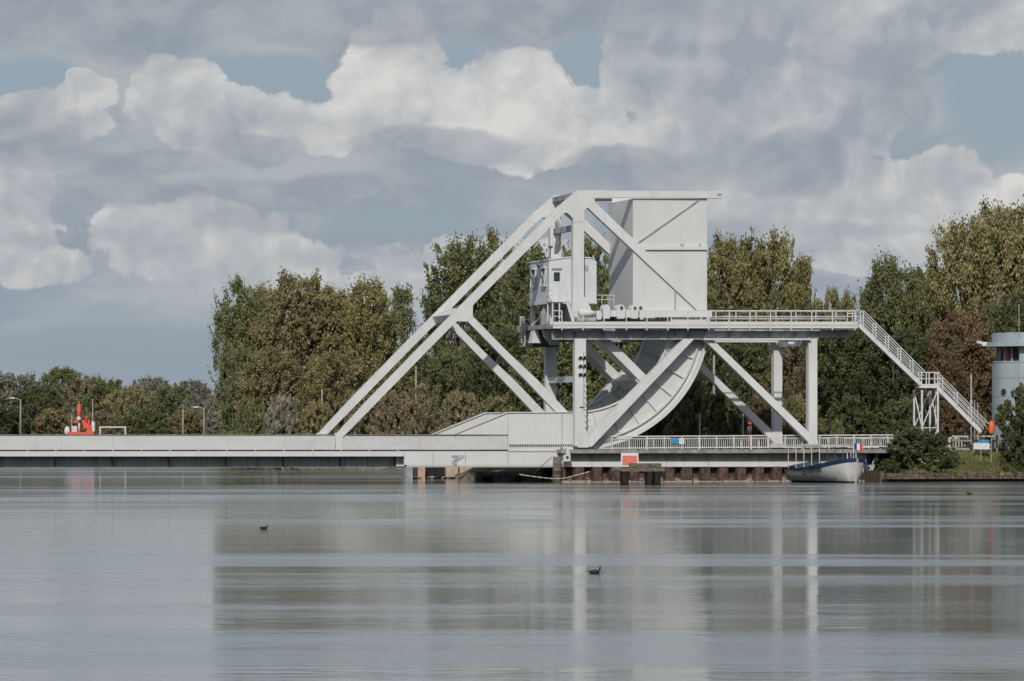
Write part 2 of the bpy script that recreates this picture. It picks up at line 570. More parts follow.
def a_tube(bm, pts, rads, n=8, cap=True):
    pts = [Vector(p) for p in pts]
    if not hasattr(rads, '__len__'):
        rads = [rads] * len(pts)
    rings = []
    for i, p in enumerate(pts):
        d = (pts[min(i + 1, len(pts) - 1)] - pts[max(i - 1, 0)]).normalized()
        ref = Vector((0, 0, 1)) if abs(d.z) < .9 else Vector((1, 0, 0))
        x = d.cross(ref).normalized()
        y = d.cross(x).normalized()
        rings.append([bm.verts.new(p + (x * math.cos(2 * math.pi * k / n) + y * math.sin(2 * math.pi * k / n)) * rads[i]) for k in range(n)])
    for a, b in zip(rings[:-1], rings[1:]):
        for k in range(n):
            j = (k + 1) % n
            bm.faces.new((a[k], a[j], b[j], b[k]))
    if cap:
        bm.faces.new(rings[0][::-1])
        bm.faces.new(rings[-1])


def BM():
    return bmesh.new()


def pol(name, pts, t0, th, mat, parent, dt=0.0):
    """part traced as an outline (picture points on plane t0), thickness th towards the back"""
    bm = BM()
    a_prism(bm, [sz(u, v, t0) for u, v in pts], t0, t0 + th)
    return from_bm(name, bm, mat, parent)


def rect(name, u0, u1, v0, v1, t0, th, mat, parent):
    return pol(name, [(u0, v1), (u1, v1), (u1, v0), (u0, v0)], t0, th, mat, parent)


def shifted(o, dt, name=None):
    c = o.copy()
    COL.objects.link(c)
    c.location = o.location + Vector((0, dt, 0))
    return c


def bolts_strip():
    pass


# ------------------------------------------------------------------ terrain and water
corner = W(-2.2, -.9)
LAND = [
    [tuple(corner[:2]), tuple(W(sz(884, 470, -.9)[0], -.9)[:2]), tuple(W(sz(884, 470, -.9)[0], -6.2)[:2]), tuple(W(260, -6.2)[:2]), (700, 2600), (-3500, 2600), (-3500, 720), (-400, 705), (-140, 694), (-80, 684), (-50, 645), (-26, 572), (-15, 540), (-10.5, 478), (-5, 440)],
    [(-3500, -300), (-57, -300), (-57, 425), (-70, 520), (-88, 600), (-300, 640), (-3500, 655)],
    [(-60, -300), (400, -300), (400, 14), (-60, 14)],
    [(150, 30), (700, 30), (700, 470), (260, 470), (150, 440)],
]


def land_sd(X, Y):
    """signed distance to the nearest shore, positive on land"""
    best = None
    for poly in LAND:
        n = len(poly)
        dmin = np.full(X.shape, 1e9)
        inside = np.zeros(X.shape, bool)
        for i in range(n):
            x0, y0 = poly[i]
            x1, y1 = poly[(i + 1) % n]
            dx, dy = x1 - x0, y1 - y0
            k = np.clip(((X - x0) * dx + (Y - y0) * dy) / (dx * dx + dy * dy + 1e-9), 0, 1)
            dmin = np.minimum(dmin, np.hypot(X - x0 - k * dx, Y - y0 - k * dy))
            c = ((y0 > Y) != (y1 > Y)) & (X < (x1 - x0) * (Y - y0) / (y1 - y0 + 1e-12) + x0)
            inside ^= c
        sdv = np.where(inside, dmin, -dmin)
        best = sdv if best is None else np.maximum(best, sdv)
    return best


def ground_z(X, Y):
    X = np.asarray(X, float)
    Y = np.asarray(Y, float)
    d = land_sd(X, Y)
    z = np.where(d < 0, -3.0 + 2.6 * np.exp(np.minimum(d, 0) / 1.5),
                 -.4 + 1.0 * np.clip(d / .8, 0, 1) + 2.2 * (lambda q: q * q * (3 - 2 * q))(np.clip((d - .6) / 5.5, 0, 1)))
    z = z + np.where(d > 1, .10 * np.sin(X * .31 + Y * .17) * np.sin(Y * .27 - X * .11), 0)
    return z


def gz(x, y):
    return float(ground_z(np.array([x]), np.array([y]))[0])


def build_ground():
    xs = np.unique(np.concatenate([np.linspace(-3400, -200, 24), np.linspace(-200, -60, 30), np.linspace(-60, 80, 110), np.linspace(80, 300, 24), np.linspace(300, 3400, 20)]))
    ys = np.unique(np.concatenate([np.linspace(-280, 60, 16), np.linspace(60, 400, 16), np.linspace(400, 480, 70), np.linspace(480, 760, 100), np.linspace(760, 1200, 24), np.linspace(1200, 2500, 10)]))
    X, Y = np.meshgrid(xs, ys)
    Z = ground_z(X, Y)
    nx, ny = len(xs), len(ys)
    co = np.stack([X, Y, Z], -1).reshape(-1, 3)
    i = np.arange(nx * ny).reshape(ny, nx)
    f = np.stack([i[:-1, :-1], i[:-1, 1:], i[1:, 1:], i[1:, :-1]], -1).reshape(-1, 4)
    me = bpy.data.meshes.new('ground')
    me.from_pydata(co.tolist(), [], f.tolist())
    me.polygons.foreach_set('use_smooth', [True] * len(me.polygons))
    o = link('ground', me, None, 'ground')
    tag(o, 'grassy canal banks and land behind the bridge', 'ground', kind='structure')
    me = bpy.data.meshes.new('water')
    me.from_pydata([(-3400, -280, 0), (3400, -280, 0), (3400, 2500, 0), (-3400, 2500, 0)], [], [(0, 1, 2, 3)])
    o = link('water', me, None, 'water')
    tag(o, 'calm grey canal water with wind ruffled lanes', 'water', kind='structure')


build_ground()

# ------------------------------------------------------------------ the moving leaf of the bridge
WT = 9.0     # distance between the two trusses
base = (OX, OY, 0)
leaf = thing('rolling_lift_bridge', 'white steel rolling lift bridge with counterweight box, machine cabin and curved quadrants', 'bridge', base, TH)


def truss():
    T = 0.75
    parts = []
    parts.append(pol('main_diagonal', [(335.2, 436), (345.6, 434.5), (378.9, 400.5), (430, 348), (487.7, 290), (540, 237.6), (566, 210), (577.6, 192), (557.6, 207.3), (476.7, 290), (430, 336.9), (368, 400.5)], .004, T - .01, 'white_paint', leaf))
    parts.append(pol('foot_plate', [(334.8, 433), (346.6, 433), (342.5, 437.5), (342.5, 449.5), (336, 449.5), (335.6, 437)], -.10, .4, 'white_paint', leaf))
    parts.append(pol('node_gusset', [(455.5, 311.8), (476.5, 294.5), (481, 297), (473, 305), (472.8, 317), (467, 321.5), (457.3, 321.2), (452, 326)], -.02, T + .04, 'white_paint', leaf))
    parts.append(pol('apex_gusset', [(550, 215), (577.6, 190.2), (606, 190.2), (606, 197.6), (592, 198), (596, 202.6), (590.2, 208.2), (587, 207.9), (584.6, 209.6), (584, 213), (584, 222), (573.2, 222), (573.2, 219), (571, 216), (567, 212.6), (564.5, 213), (558, 219)], -.025, T + .05, 'white_paint', leaf))
    parts.append(pol('top_chord', [(588, 190.5), (723, 191.2), (723, 198.2), (592, 197.3)], .0, T, 'white_paint', leaf))
    parts.append(pol('rear_diagonal', [(592, 199), (707, 310), (697, 310), (587, 207.0)], .008, T - .02, 'white_paint', leaf))
    parts.append(pol('column', [(573.2, 214), (584, 214), (584, 296), (591, 308), (590, 320), (572, 320), (572, 308), (573.2, 300)], .012, T - .02, 'white_paint', leaf))
    parts.append(pol('lower_strut', [(472.6, 316), (505.8, 350), (537.7, 380), (569, 413), (557, 413), (525.5, 380), (496, 350), (466.6, 320.2)], .016, T - .03, 'white_paint', leaf))
    # spokes from the centre of roll down to the quadrant
    parts.append(pol('radial_beam', [(582, 322), (592.5, 322), (654, 383), (648, 389)], .2, 2.6, 'white_paint', leaf))
    # girder plates and top flange
    parts.append(pol('girder_plate', [(455, 434.6), (508, 413), (508, 434.6)], .0, .35, 'white_panel', leaf))
    parts.append(pol('girder_plate', [(508.3, 413), (561.8, 412.7), (561.8, 447.5), (508.3, 447.5)], .0, .35, 'white_panel', leaf))
    parts.append(pol('girder_plate', [(562.3, 412.7), (577, 412.7), (577, 447.5), (562.3, 447.5)], .0, .35, 'white_panel', leaf))
    parts.append(pol('top_flange', [(453.5, 434.6), (507.5, 412.9), (577, 412.4), (577, 411.6), (507.2, 412.0), (452, 434.6)], -.14, .62, 'white_paint', leaf))
    # quadrant: annular plate built in sectors between its radial stiffeners
    c, r1, r0 = (576, 317), 131.0, 95.5
    angs = [90, 79.5, 69.5, 59.5, 49.5, 39.5, 29.5, 19.5, 9.5, 0.5]
    for a, b in zip(angs[:-1], angs[1:]):
        bm = BM()
        o_ = []
        for k in range(5):
            q = R(a + (b - a) * k / 4)
            o_.append((c[0] + r1 * math.cos(q), c[1] + r1 * math.sin(q)))
        for k in range(5):
            q = R(b + (a - b) * k / 4)
            o_.append((c[0] + r0 * math.cos(q), c[1] + r0 * math.sin(q)))
        a_prism(bm, [sz(u, v, .05) for u, v in o_], .05, .40)
        parts.append(from_bm('quadrant_plate', bm, 'white_panel', leaf))
        if a < 89:
            q = R(a)
            bm = BM()
            p0 = sz(c[0] + (r0 + 1) * math.cos(q), c[1] + (r0 + 1) * math.sin(q), 0)
            p1 = sz(c[0] + (r1 - 8) * math.cos(q), c[1] + (r1 - 8) * math.sin(q), 0)
            a_bar(bm, (p0[0], -.06, p0[1]), (p1[0], -.06, p1[1]), .10, .22, up=(0, 1, 0))
            parts.append(from_bm('radial_stiffener', bm, 'white_paint', leaf))
    for nm, ra, rb, t0, t1 in (('tread_rim', r1 - 1.0, r1 + 1.9, -.40, .80), ('tread_rib', r1 - 7, r1 - 5.6, -.22, .06), ('inner_flange', r0 - 1.0, r0 + .3, -.14, .5)):
        bm = BM()
        prev = None
        N = 40
        for k in range(N + 1):
            q = R(96 - 96 * k / N) if nm == 'tread_rim' else R(90 - 90 * k / N)
            ring = []
            for rr in (ra, rb):
                s_, z_ = sz(c[0] + rr * math.cos(q), c[1] + rr * math.sin(q), 0)
                for tt in (t0, t1):
                    ring.append(bm.verts.new((s_, tt, z_)))
            if prev:
                for i, j in ((0, 1), (1, 3), (3, 2), (2, 0)):
                    bm.faces.new((prev[i], prev[j], ring[j], ring[i]))
            else:
                bm.faces.new((ring[0], ring[1], ring[3], ring[2]))
            prev = ring
        bm.faces.new((prev[0], prev[1], prev[3], prev[2]))
        parts.append(from_bm(nm, bm, 'white_paint', leaf))
    return parts


near = truss()
for o in near:
    c = shifted(o, WT)

# cross beams between the two trusses
def cross(name, u, v, w, h, rot=0.0, t0=.4, t1=WT + .3, mat='white_paint'):
    s, z = sz(u, v, 0)
    bm = BM()
    ca, sa = math.cos(rot), math.sin(rot)
    pts = [(s + x * ca - y * sa, z + x * sa + y * ca) for x, y in ((-w / 2, -h / 2), (w / 2, -h / 2), (w / 2, h / 2), (-w / 2, h / 2))]
    a_prism(bm, pts, t0, t1)
    return from_bm(name, bm, mat, leaf)


cross('cross_beam', 461, 314, 1.5, .75, R(30))
cross('cross_beam', 579, 195, .8, .5, mat='girder_grey')  # grey instead of white: shade at the apex put into the colour
cross('cross_beam', 579, 227, .6, .55, mat='girder_grey')  # shade below the apex put into the grey here too
cross('cross_beam', 578, 302, .6, .7)
cross('cross_beam', 644, 381, 1.2, .9, R(-45), .5, WT + 1.8)
for (t0, v0, t1, v1) in ((.5, 214, 2.3, 226), (WT + .2, 214, WT - 1.6, 226), (WT + .2, 250, WT - 1.4, 229)):
    bm = BM()
    a = sz(579, v0, 0)
    b = sz(579, v1, 0)
    a_bar(bm, (a[0], t0, a[1]), (b[0], t1, b[1]), .35, .35)
    from_bm('sway_brace', bm, 'girder_grey', leaf)  # braces coloured grey to paint in the shade they hang in
# small beam under the top chord to the counterweight
rect('hanger_beam', 596, 612, 198.4, 201.3, 1.2, .5, 'white_paint', leaf)

# counterweight box
cw_pts = [(633, 311.5), (707, 311.5), (707, 198.6), (633, 198.6)]
cwb = pol('counterweight', cw_pts, .30, 9.05, 'white_panel', leaf)
rect('panel_ledge', 644, 708, 246.2, 249.8, .08, .24, 'white_paint', cwb)
bm = BM()
a = sz(638.5, 242.5, .22)
b = sz(699.5, 199.5, .22)
a_bar(bm, (a[0], .25, a[1]), (b[0], .25, b[1]), .12, .12, up=(0, 1, 0))
from_bm('panel_brace', bm, 'grey_steel', cwb)
rect('base_skirt', 638, 712, 310.4, 317.2, -.25, .9, 'white_paint', cwb)
rect('vent_pipe', 674.7, 675.6, 290, 310.2, -.05, .1, 'grey_steel', cwb)
pol('cheek_plate', [(640, 318), (640, 309.5), (655, 310.4), (655, 318)], -.33, .3, 'white_paint', cwb)
for q, (u0, u1) in enumerate(((661, 664), (679.5, 681))):
    rect('lug', u0 + 20, u1 + 20, 243.8, 246.1, .1, .15, 'grey_steel', cwb)
for z_ in (0,):
    rect('chord_bracket', 717.5, 721.5, 193, 195.6, -.04, .05, 'grey_steel', leaf)

# machine cabin
cab = pol('machine_cabin', [(549, 301.5), (596.5, 300), (596.5, 262), (594.5, 259.3), (590, 258), (573, 257), (549, 259.8)], .95, 7.6, 'cabin_blue', leaf)
pol('cabin_roof', [(548.4, 260.2), (573, 257.2), (590, 258.1), (595, 259.2), (595, 258.4), (590, 257.0), (573, 256.1), (548.4, 258.9)], .85, 7.9, 'white_paint', cab)
rect('window', 554, 559.8, 272.3, 280.8, .88, .1, 'glass_dark', cab)
rect('name_strip', 552, 562, 268, 269.8, .86, .12, 'pole_wood', cab)
rect('vent_grille', 585.2, 588.4, 265, 271, .90, .08, 'grey_steel', cab)
rect('cabin_sill', 548.6, 597, 300.2, 303.6, .80, 7.9, 'white_paint', cab)
rect('cabin_seam', 584.5, 585, 263, 300, .92, .06, 'parapet_paint', cab)
sC, _ = sz(549, 280, .95)
for tt in (2.6, 6.6):
    zt = sz(549, 267, .95)[1]
    zb = sz(549, 285, .95)[1]
    f = BM()
    a_box(f, sC - .25, sC - .03, tt - .75, tt + .75, zb - .12, zb)
    a_box(f, sC - .32, sC - .03, tt - .85, tt + .85, zt - .10, zt + .05)
    a_bar(f, (sC - .28, tt - .75, zb), (sC - .10, tt - .75, zt), .10)
    a_bar(f, (sC - .28, tt + .75, zb), (sC - .10, tt + .75, zt), .10)
    wf = from_bm('end_window', f, 'white_paint', cab)
    g = BM()
    a_box(g, sC - .05, sC + .02, tt - .7, tt + .7, zb, zt - .1)
    from_bm('pane', g, 'grey_steel' if tt > 4 else 'cabin_blue', wf)
    g = BM()
    a_bar(g, (sC - .6, tt + .9, zt + .35), (sC - .08, tt + .3, zt - .3), .10)
    a_bar(g, (sC - .6, tt + .9, zt + .35), (sC - .15, tt - .2, zb + .3), .06)
    from_bm('window_arm', g, 'dark_steel', cab)
# roof gear
bm = BM()
p = sz(541, 252, 6)
a_tube(bm, [(sC + 1.0, 4.2, p[1] - .8), (sC + 1.0, 4.2, p[1] + .5)], .05, 6)
a_box(bm, sC + .8, sC + 1.2, 4.0, 4.4, p[1] + .3, p[1] + .55)
from_bm('roof_aerial', bm, 'grey_steel', cab)
# platform and brackets under the cabin
z0 = sz(549, 328.5, .95)[1]
z1 = sz(549, 324, .95)[1]
bm = BM()
a_box(bm, sC - .2, sC + 4.6, .9, 9.6, z0, z1)
from_bm('lower_platform', bm, 'girder_grey', leaf)
zc = sz(549, 303.5, .95)[1]
for tt in (1.4, 8.4):
    for so in (.1, 3.6):
        bm = BM()
        a_box(bm, sC + so, sC + so + .42, tt, tt + .45, z1 + .002, zc)
        from_bm('cabin_leg', bm, 'white_paint', leaf)
for y0, y1 in ((8.2, 2.0), (2.0, 8.2)):
    bm = BM()
    a_bar(bm, (sC + (.3 if y0 > 5 else .5), y0, z1 + .1), (sC + (.3 if y0 > 5 else .5), y1, zc - .2), .13)
    from_bm('leg_brace', bm, 'grey_steel', leaf)
pol('curved_gusset', [(556, 303.5), (546, 305), (541.8, 313), (542, 325), (545, 337), (552, 345), (560, 345)], 3.2, .6, 'girder_grey', leaf)
pol('white_bracket', [(531.0, 343), (541.2, 343), (538.2, 331), (536, 329), (533.8, 331)], 6.2, 1.2, 'white_paint', leaf)
bm = BM()
a_box(bm, sC - .1, sC + 2.6, 6.8, 9.4, z0 - 1.7, z0 - .01)
from_bm('drive_housing', bm, 'dark_steel', leaf)
# end ladder with hoops, at the far corner
bm = BM()
zl0, zl1 = z0 - 1.6, z1 + 1.0
for tt in (8.9, 9.5):
    a_bar(bm, (sC - .45, tt, zl0), (sC - .45, tt, zl1), .07)
    a_bar(bm, (sC - .8, tt, zl0 + .3), (sC - .8, tt, zl1), .07)
k = zl0
while k < zl1:
    a_bar(bm, (sC - .45, 8.9, k), (sC - .45, 9.5, k), .05)
    a_bar(bm, (sC - .8, 9.5, k), (sC - .45, 9.5, k), .05)
    k += .33
from_bm('caged_ladder', bm, 'white_paint', leaf)

# drive machinery on the walkway level
def gear(u0, u1, v0, v1, t0, port=None):
    m_ = (u0 + u1) / 2
    w_ = (u1 - u0) / 2
    pts = [(u0 + .7, v1), (u0, v1 - 3), (u0, v0 + 3.5), (u0 + w_ * .45, v0 + .7), (m_, v0), (u1 - w_ * .45, v0 + .7), (u1, v0 + 3.5), (u1, v1 - 3), (u1 - .7, v1)]
    g = pol('gear_housing', pts, t0, 1.3, 'white_paint', leaf)
    if port:
        bm = BM()
        s_, z_ = sz(port[0], port[1], t0)
        a_tube(bm, [(s_, t0 - .14, z_), (s_, t0 + .1, z_)], port[2], 10)
        from_bm('bearing_cap', bm, 'dark_steel', g)
    pol('mounting_foot', [(u0 - .6, v1 + 1.6), (u1 + .6, v1 + 1.6), (u1 + .6, v1 - .1), (u0 - .6, v1 - .1)], t0 + .08, 1.2, 'dark_steel', g)


gear(603.2, 610.2, 304.4, 319, -1.5)
gear(616.8, 625.2, 304.4, 319, -1.5, (621.3, 307.6, .16))
gear(631, 638.4, 304.4, 319, -1.5, (634.8, 308, .13))
gear(639.6, 644, 308, 319.5, -1.3, (640.6, 307.6, .14))
gear(596.5, 601.8, 310.5, 319.5, -1.2)
rect('shaft_cover', 610.6, 616.4, 311, 316.5, -1.3, .8, 'white_paint', leaf)
rect('shaft_cover', 625.6, 630.6, 309.6, 317.5, -1.3, .8, 'white_paint', leaf)
bm = BM()
a = sz(578.5, 313, -1)
b = sz(591.5, 313, -1)
a_tube(bm, [(a[0], -1, a[1]), (a[0] + .15, -1, a[1]), (b[0] - .3, -1, b[1]), (b[0], -1, b[1]), (b[0] + .5, -1, b[1])], [.25, .42, .42, .3, .12], 12)
from_bm('motor_drum', bm, 'white_paint', leaf, True)
rect('gear_gap_shade', 596, 646, 316.8, 321.2, -.25, .3, 'dark_steel', leaf)  # dark strip painting the shaded gaps under the gear housings
rect('motor_bed', 577, 596, 317.2, 320.8, -1.4, 1.0, 'grey_steel', leaf)
# steps up to the cabin door
bm = BM()
for tt in (-1.5, -.6):
    a = sz(566.5, 300, tt)
    b = sz(573.2, 321.5, tt)
    a_bar(bm, (a[0], tt, a[1]), (b[0], tt, b[1]), .10, .28)
    a2, b2 = a[1] + .95, b[1] + .95
    a_bar(bm, (a[0] - .1, tt, a2), (b[0] - .1, tt, b2), .06)
    for q in (0, .5, 1):
        a_bar(bm, (a[0] + (b[0] - a[0]) * q - .05, tt, a[1] + (b[1] - a[1]) * q), (a[0] + (b[0] - a[0]) * q - .1, tt, a2 + (b2 - a2) * q), .05)
from_bm('step_stringers', bm, 'white_paint', leaf)
a = sz(566.5, 300, -1)
b = sz(573.2, 321.5, -1)
for q in range(7):
    k = (q + .3) / 7
    bm = BM()
    s_, z_ = a[0] + (b[0] - a[0]) * k, a[1] + (b[1] - a[1]) * k
    a_box(bm, s_ - .18, s_ + .18, -1.45, -.65, z_ - .03, z_ + .03)
    from_bm('step', bm, 'grey_steel', leaf)
# small gallery at the cabin door
bm = BM()
a = sz(550.5, 301, -1)
b = sz(567, 301, -1)
a_box(bm, a[0], b[0], -1.6, .9, a[1] - .12, a[1])
for tt, ss in ((-1.5, a[0] + .05), (-1.5, (a[0] + b[0]) / 2 - .2), (-.2, a[0] + .05)):
    a_bar(bm, (ss, tt, a[1]), (ss, tt, a[1] + 1.1), .06)
for zz in (.55, 1.1):
    a_bar(bm, (a[0] + .05, -1.5, a[1] + zz), ((a[0] + b[0]) / 2 - .2, -1.5, a[1] + zz), .05)
    a_bar(bm, (a[0] + .05, -1.5, a[1] + zz), (a[0] + .05, .9, a[1] + zz), .05)
for ss in (a[0] + .1, b[0] - .9):
    a_bar(bm, (ss, -1.4, a[1] - .12), (ss, -1.4, sz(550, 321.5, -1.4)[1]), .12)
    a_bar(bm, (ss, .5, a[1] - .12), (ss, .5, sz(550, 321.5, .5)[1]), .12)
from_bm('door_gallery', bm, 'white_paint', leaf)
bm = BM()
for u0, u1 in ((596, 614),):
    a = sz(u0, 299.5, 2)
    b = sz(u1, 299.5, 2)
    for dv in (0, .45):
        a_bar(bm, (a[0], 2, a[1] + dv), (b[0], 2, b[1] + dv), .06)
    for k in range(4):
        x = a[0] + (b[0] - a[0]) * k / 3
        a_bar(bm, (x, 2, a[1] - .9), (x, 2, a[1] + .45), .06)
from_bm('machine_rail', bm, 'white_paint', leaf)

# deck, parapet and fascias of the span
joints = [-82, -58, -1, 56, 113, 170, 227, 284, 335.5]
for a, b in zip(joints[:-1], joints[1:]):
    rect('parapet_panel', a + .28, b - .28, 435.4, 449.6, .02, .10, 'parapet_paint', leaf)
joints2 = [343, 398.5, 455.2, 508]
for a, b in zip(joints2[:-1], joints2[1:]):
    rect('parapet_panel', a + .28, b - .28, 435.4, 449.6, .06, .06, 'parapet_paint', leaf)
    bm = BM()
    k = a + 1.5
    while k < b - 1:
        s_, zb = sz(k, 449.2, 0)
        zt = sz(k, 436.5, 0)[1]
        a_box(bm, s_ - .035, s_ + .035, .0, .058, zb, zt)
        k += 2.6
    tag(from_bm('parapet_bars', bm, 'parapet_paint', leaf), None, kind='stuff')
rect('parapet_rail', -82, 335.4, 434.3, 435.2, -.06, .28, 'rail_brown', leaf)
rect('parapet_rail', 346.8, 508, 434.3, 435.2, -.06, .28, 'rail_brown', leaf)
rect('deck_gap_shade', -82, 508, 449.8, 451.2, .14, .2, 'dark_steel', leaf)  # dark strip, shade of the recess above the fascia put into its colour
rect('deck_fascia', -82, 404, 451.3, 456.4, -.05, .4, 'white_panel', leaf)
for u0, u1 in ((404.3, 433), (433.4, 465.5), (465.9, 507.9), (508.3, 560.5)):
    rect('fascia_plate', u0, u1, 451.3, 464.9, -.05, .4, 'white_panel', leaf)
rect('bottom_flange', 407, 559, 465.1, 467.2, -.12, .6, 'parapet_paint', leaf)
bm = BM()
k = 409
while k < 558:
    s_, z_ = sz(k, 466.2, -.14)
    a_box(bm, s_ - .05, s_ + .05, -.16, -.121, z_ - .05, z_ + .05)
    k += 2.0
tag(from_bm('bolt_heads', bm, 'grey_steel', leaf), None, kind='stuff')
rect('handrail_slot', 509, 578, 444.3, 446.5, -.05, .048, 'dark_steel', leaf)
bm = BM()
k = 509.5
while k < 578:
    s_, z_ = sz(k, 445.4, -.08)
    a_box(bm, s_ - .04, s_ + .04, -.09, -.051, z_ - .12, z_ + .12)
    k += 2.4
tag(from_bm('slot_bars', bm, 'white_paint', leaf), None, kind='stuff')
rect('kerb_ledge', 508.3, 560.5, 447.6, 451.2, -.1, .5, 'white_paint', leaf)
rect('drain_line', 508.3, 560.5, 451.0, 451.6, -.12, .1, 'grey_steel', leaf)
k = -58
while k < 404:
    rect('post_cover', k - .45, k + .45, 449.4, 456.6, -.09, .05, 'white_paint', leaf)
    k += 28.5
# recessed main girder below the footway
gj = [-82, -58, -1, 56, 113, 170, 227, 284, 341, 396]
for a, b in zip(gj[:-1], gj[1:]):
    rect('main_girder_plate', a, b - .1, 456.6, 466.6, 1.75, .25, 'girder_light', leaf)
    rect('web_stiffener', b - .7, b, 456.6, 466.6, 1.2, .54, 'dark_steel', leaf)
    bm = BM()
    k = a + 5
    while k < b - 3:
        s_, zb = sz(k, 466, 1.6)
        zt = sz(k, 457, 1.6)[1]
        a_box(bm, s_ - .03, s_ + .03, 1.5, 1.745, zb, zt)
        k += 5.5
    tag(from_bm('thin_stiffeners', bm, 'girder_light', leaf), None, kind='stuff')
rect('girder_foot_flange', -82, 398, 466.4, 467.4, 1.3, .8, 'girder_grey', leaf)
pol('girder_end_plate', [(396.2, 456.8), (402, 457), (405.5, 466), (396.2, 466.4)], 1.0, .4, 'cabin_blue', leaf)
bm = BM()
sA, sB = sz(-82, 450, 0)[0], sz(576, 450, 0)[0]
a_box(bm, sA, sB, .36, WT + .6, 2.75, 3.1)
from_bm('road_deck', bm, 'asphalt', leaf)
bm = BM()
k = sA + 1
while k < sB - 1:
    a_box(bm, k, k + .25, 2.1, WT + .5, 2.0, 2.72)
    k += 2.85
tag(from_bm('floor_beams', bm, 'girder_grey', leaf), None, kind='stuff')
rect('far_parapet', -82, 480, 435.6, 450, WT + .4, .12, 'parapet_paint', leaf)
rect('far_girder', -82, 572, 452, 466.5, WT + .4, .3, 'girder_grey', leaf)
pol('joint_shadow', [(452, 455.2), (464.5, 455.2), (464.5, 456.6), (456, 461.5), (458.5, 467.6), (454.8, 467.6), (451.2, 461.5), (457, 457.4), (452, 457)], -.13, .07, 'girder_grey', leaf)  # grey Z-shaped plate, painted shadow of the gap in the fascia

# ------------------------------------------------------------------ fixed support frame with the upper walkway
frame = thing('bridge_support_frame', 'fixed white posts and braces carrying the upper walkway around the quadrants', 'support frame', base, TH)
ZD = 3.25


def fixed_plane():
    ps = []
    ps.append(pol('post', [(575, 446), (586, 446), (586, 338.6), (575, 338.6)], -1.5, .85, 'white_paint', frame))
    ps.append(pol('post_base', [(578, 447.5), (588.5, 447.5), (588.5, 431), (578, 431)], -1.6, 1.05, 'white_paint', frame))
    ps.append(pol('brace', [(684, 338.6), (694.5, 338.6), (592, 446.5), (585, 446.5), (585, 439)], -1.46, .8, 'white_paint', frame))
    ps.append(pol('brace', [(703, 338.6), (712, 338.6), (818, 441), (818, 446), (812.5, 446)], -1.48, .8, 'white_paint', frame))
    ps.append(pol('post', [(808.7, 446), (817.3, 446), (817.3, 338.6), (808.7, 338.6)], -1.52, .9, 'white_paint', frame))
    ps.append(pol('post_base', [(806, 448), (820.5, 448), (820.5, 444), (806, 444)], -1.7, 1.3, 'pale_concrete', frame))
    return ps


fp = fixed_plane()
for o in fp:
    shifted(o, 10.6 + .9)
# signal lamps on the nearer post
for v in (358, 366.3, 374.8):
    for u in (580.1, 584.4):
        s_, z_ = sz(u, v, -1.55)
        bm = BM()
        a_tube(bm, [(s_, -1.62, z_), (s_, -1.45, z_)], .15, 10)
        lm = from_bm('signal_lamp', bm, 'signal_lamp_glass', frame)
        bm = BM()
        N = 8
        pr = None
        for k in range(N + 1):
            q = R(-20 + 220 * k / N)
            r_ = [bm.verts.new((s_ + rr * math.cos(q), tt, z_ + rr * math.sin(q))) for rr in (.17, .2) for tt in (-1.85, -1.5)]
            if pr:
                for i, j in ((0, 1), (1, 3), (3, 2), (2, 0)):
                    bm.faces.new((pr[i], pr[j], r_[j], r_[i]))
            pr = r_
        from_bm('lamp_hood', bm, 'grey_steel', lm)
rect('ladder_rail', 583.4, 584.2, 352, 411, -1.56, .06, 'grey_steel', frame)
for k in range(8):
    rect('rung_box', 584.6, 586.6, 383 + k * 6, 385.5 + k * 6, -1.6, .3, 'white_paint', frame)
rect('dark_clip', 580, 586, 406.6, 407.8, -1.56, .06, 'dark_steel', frame)
# ties between the posts
bm = BM()
s_, z_ = sz(580, 379, -1)
a_box(bm, s_ - .35, s_ + .35, -.6, 9.9, z_ - .3, z_ + .3)
from_bm('post_tie', bm, 'cabin_blue', frame)
s_, z_ = sz(813, 342, -1)
bm = BM()
a_box(bm, s_ - .3, s_ + .3, -.58, 9.95, z_ - .35, z_ + .2)
from_bm('post_tie', bm, 'girder_grey', frame)
# rack girders, near and far
def rack():
    ps = []
    us = [552.5, 562, 576, 590, 604, 617, 631, 646, 661, 676, 690, 705, 718, 731, 744, 757, 770, 783, 796, 808.6]
    for a, b in zip(us[:-1], us[1:]):
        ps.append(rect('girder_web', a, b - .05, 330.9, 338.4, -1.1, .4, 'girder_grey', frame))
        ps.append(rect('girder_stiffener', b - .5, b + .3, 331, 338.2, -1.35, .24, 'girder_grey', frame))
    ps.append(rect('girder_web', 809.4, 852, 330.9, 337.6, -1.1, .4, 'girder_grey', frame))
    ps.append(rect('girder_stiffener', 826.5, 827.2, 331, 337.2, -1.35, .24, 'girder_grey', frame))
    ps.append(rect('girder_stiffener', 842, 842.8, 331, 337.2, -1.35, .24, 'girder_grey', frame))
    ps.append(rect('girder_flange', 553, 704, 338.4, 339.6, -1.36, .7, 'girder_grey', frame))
    ps.append(rect('girder_flange', 704.2, 811, 338.4, 340.0, -1.9, 1.3, 'white_paint', frame))
    return ps


for o in rack():
    shifted(o, 10.8)
rect('flange_box', 788, 794, 339.8, 344, -1.7, .5, 'white_paint', frame)
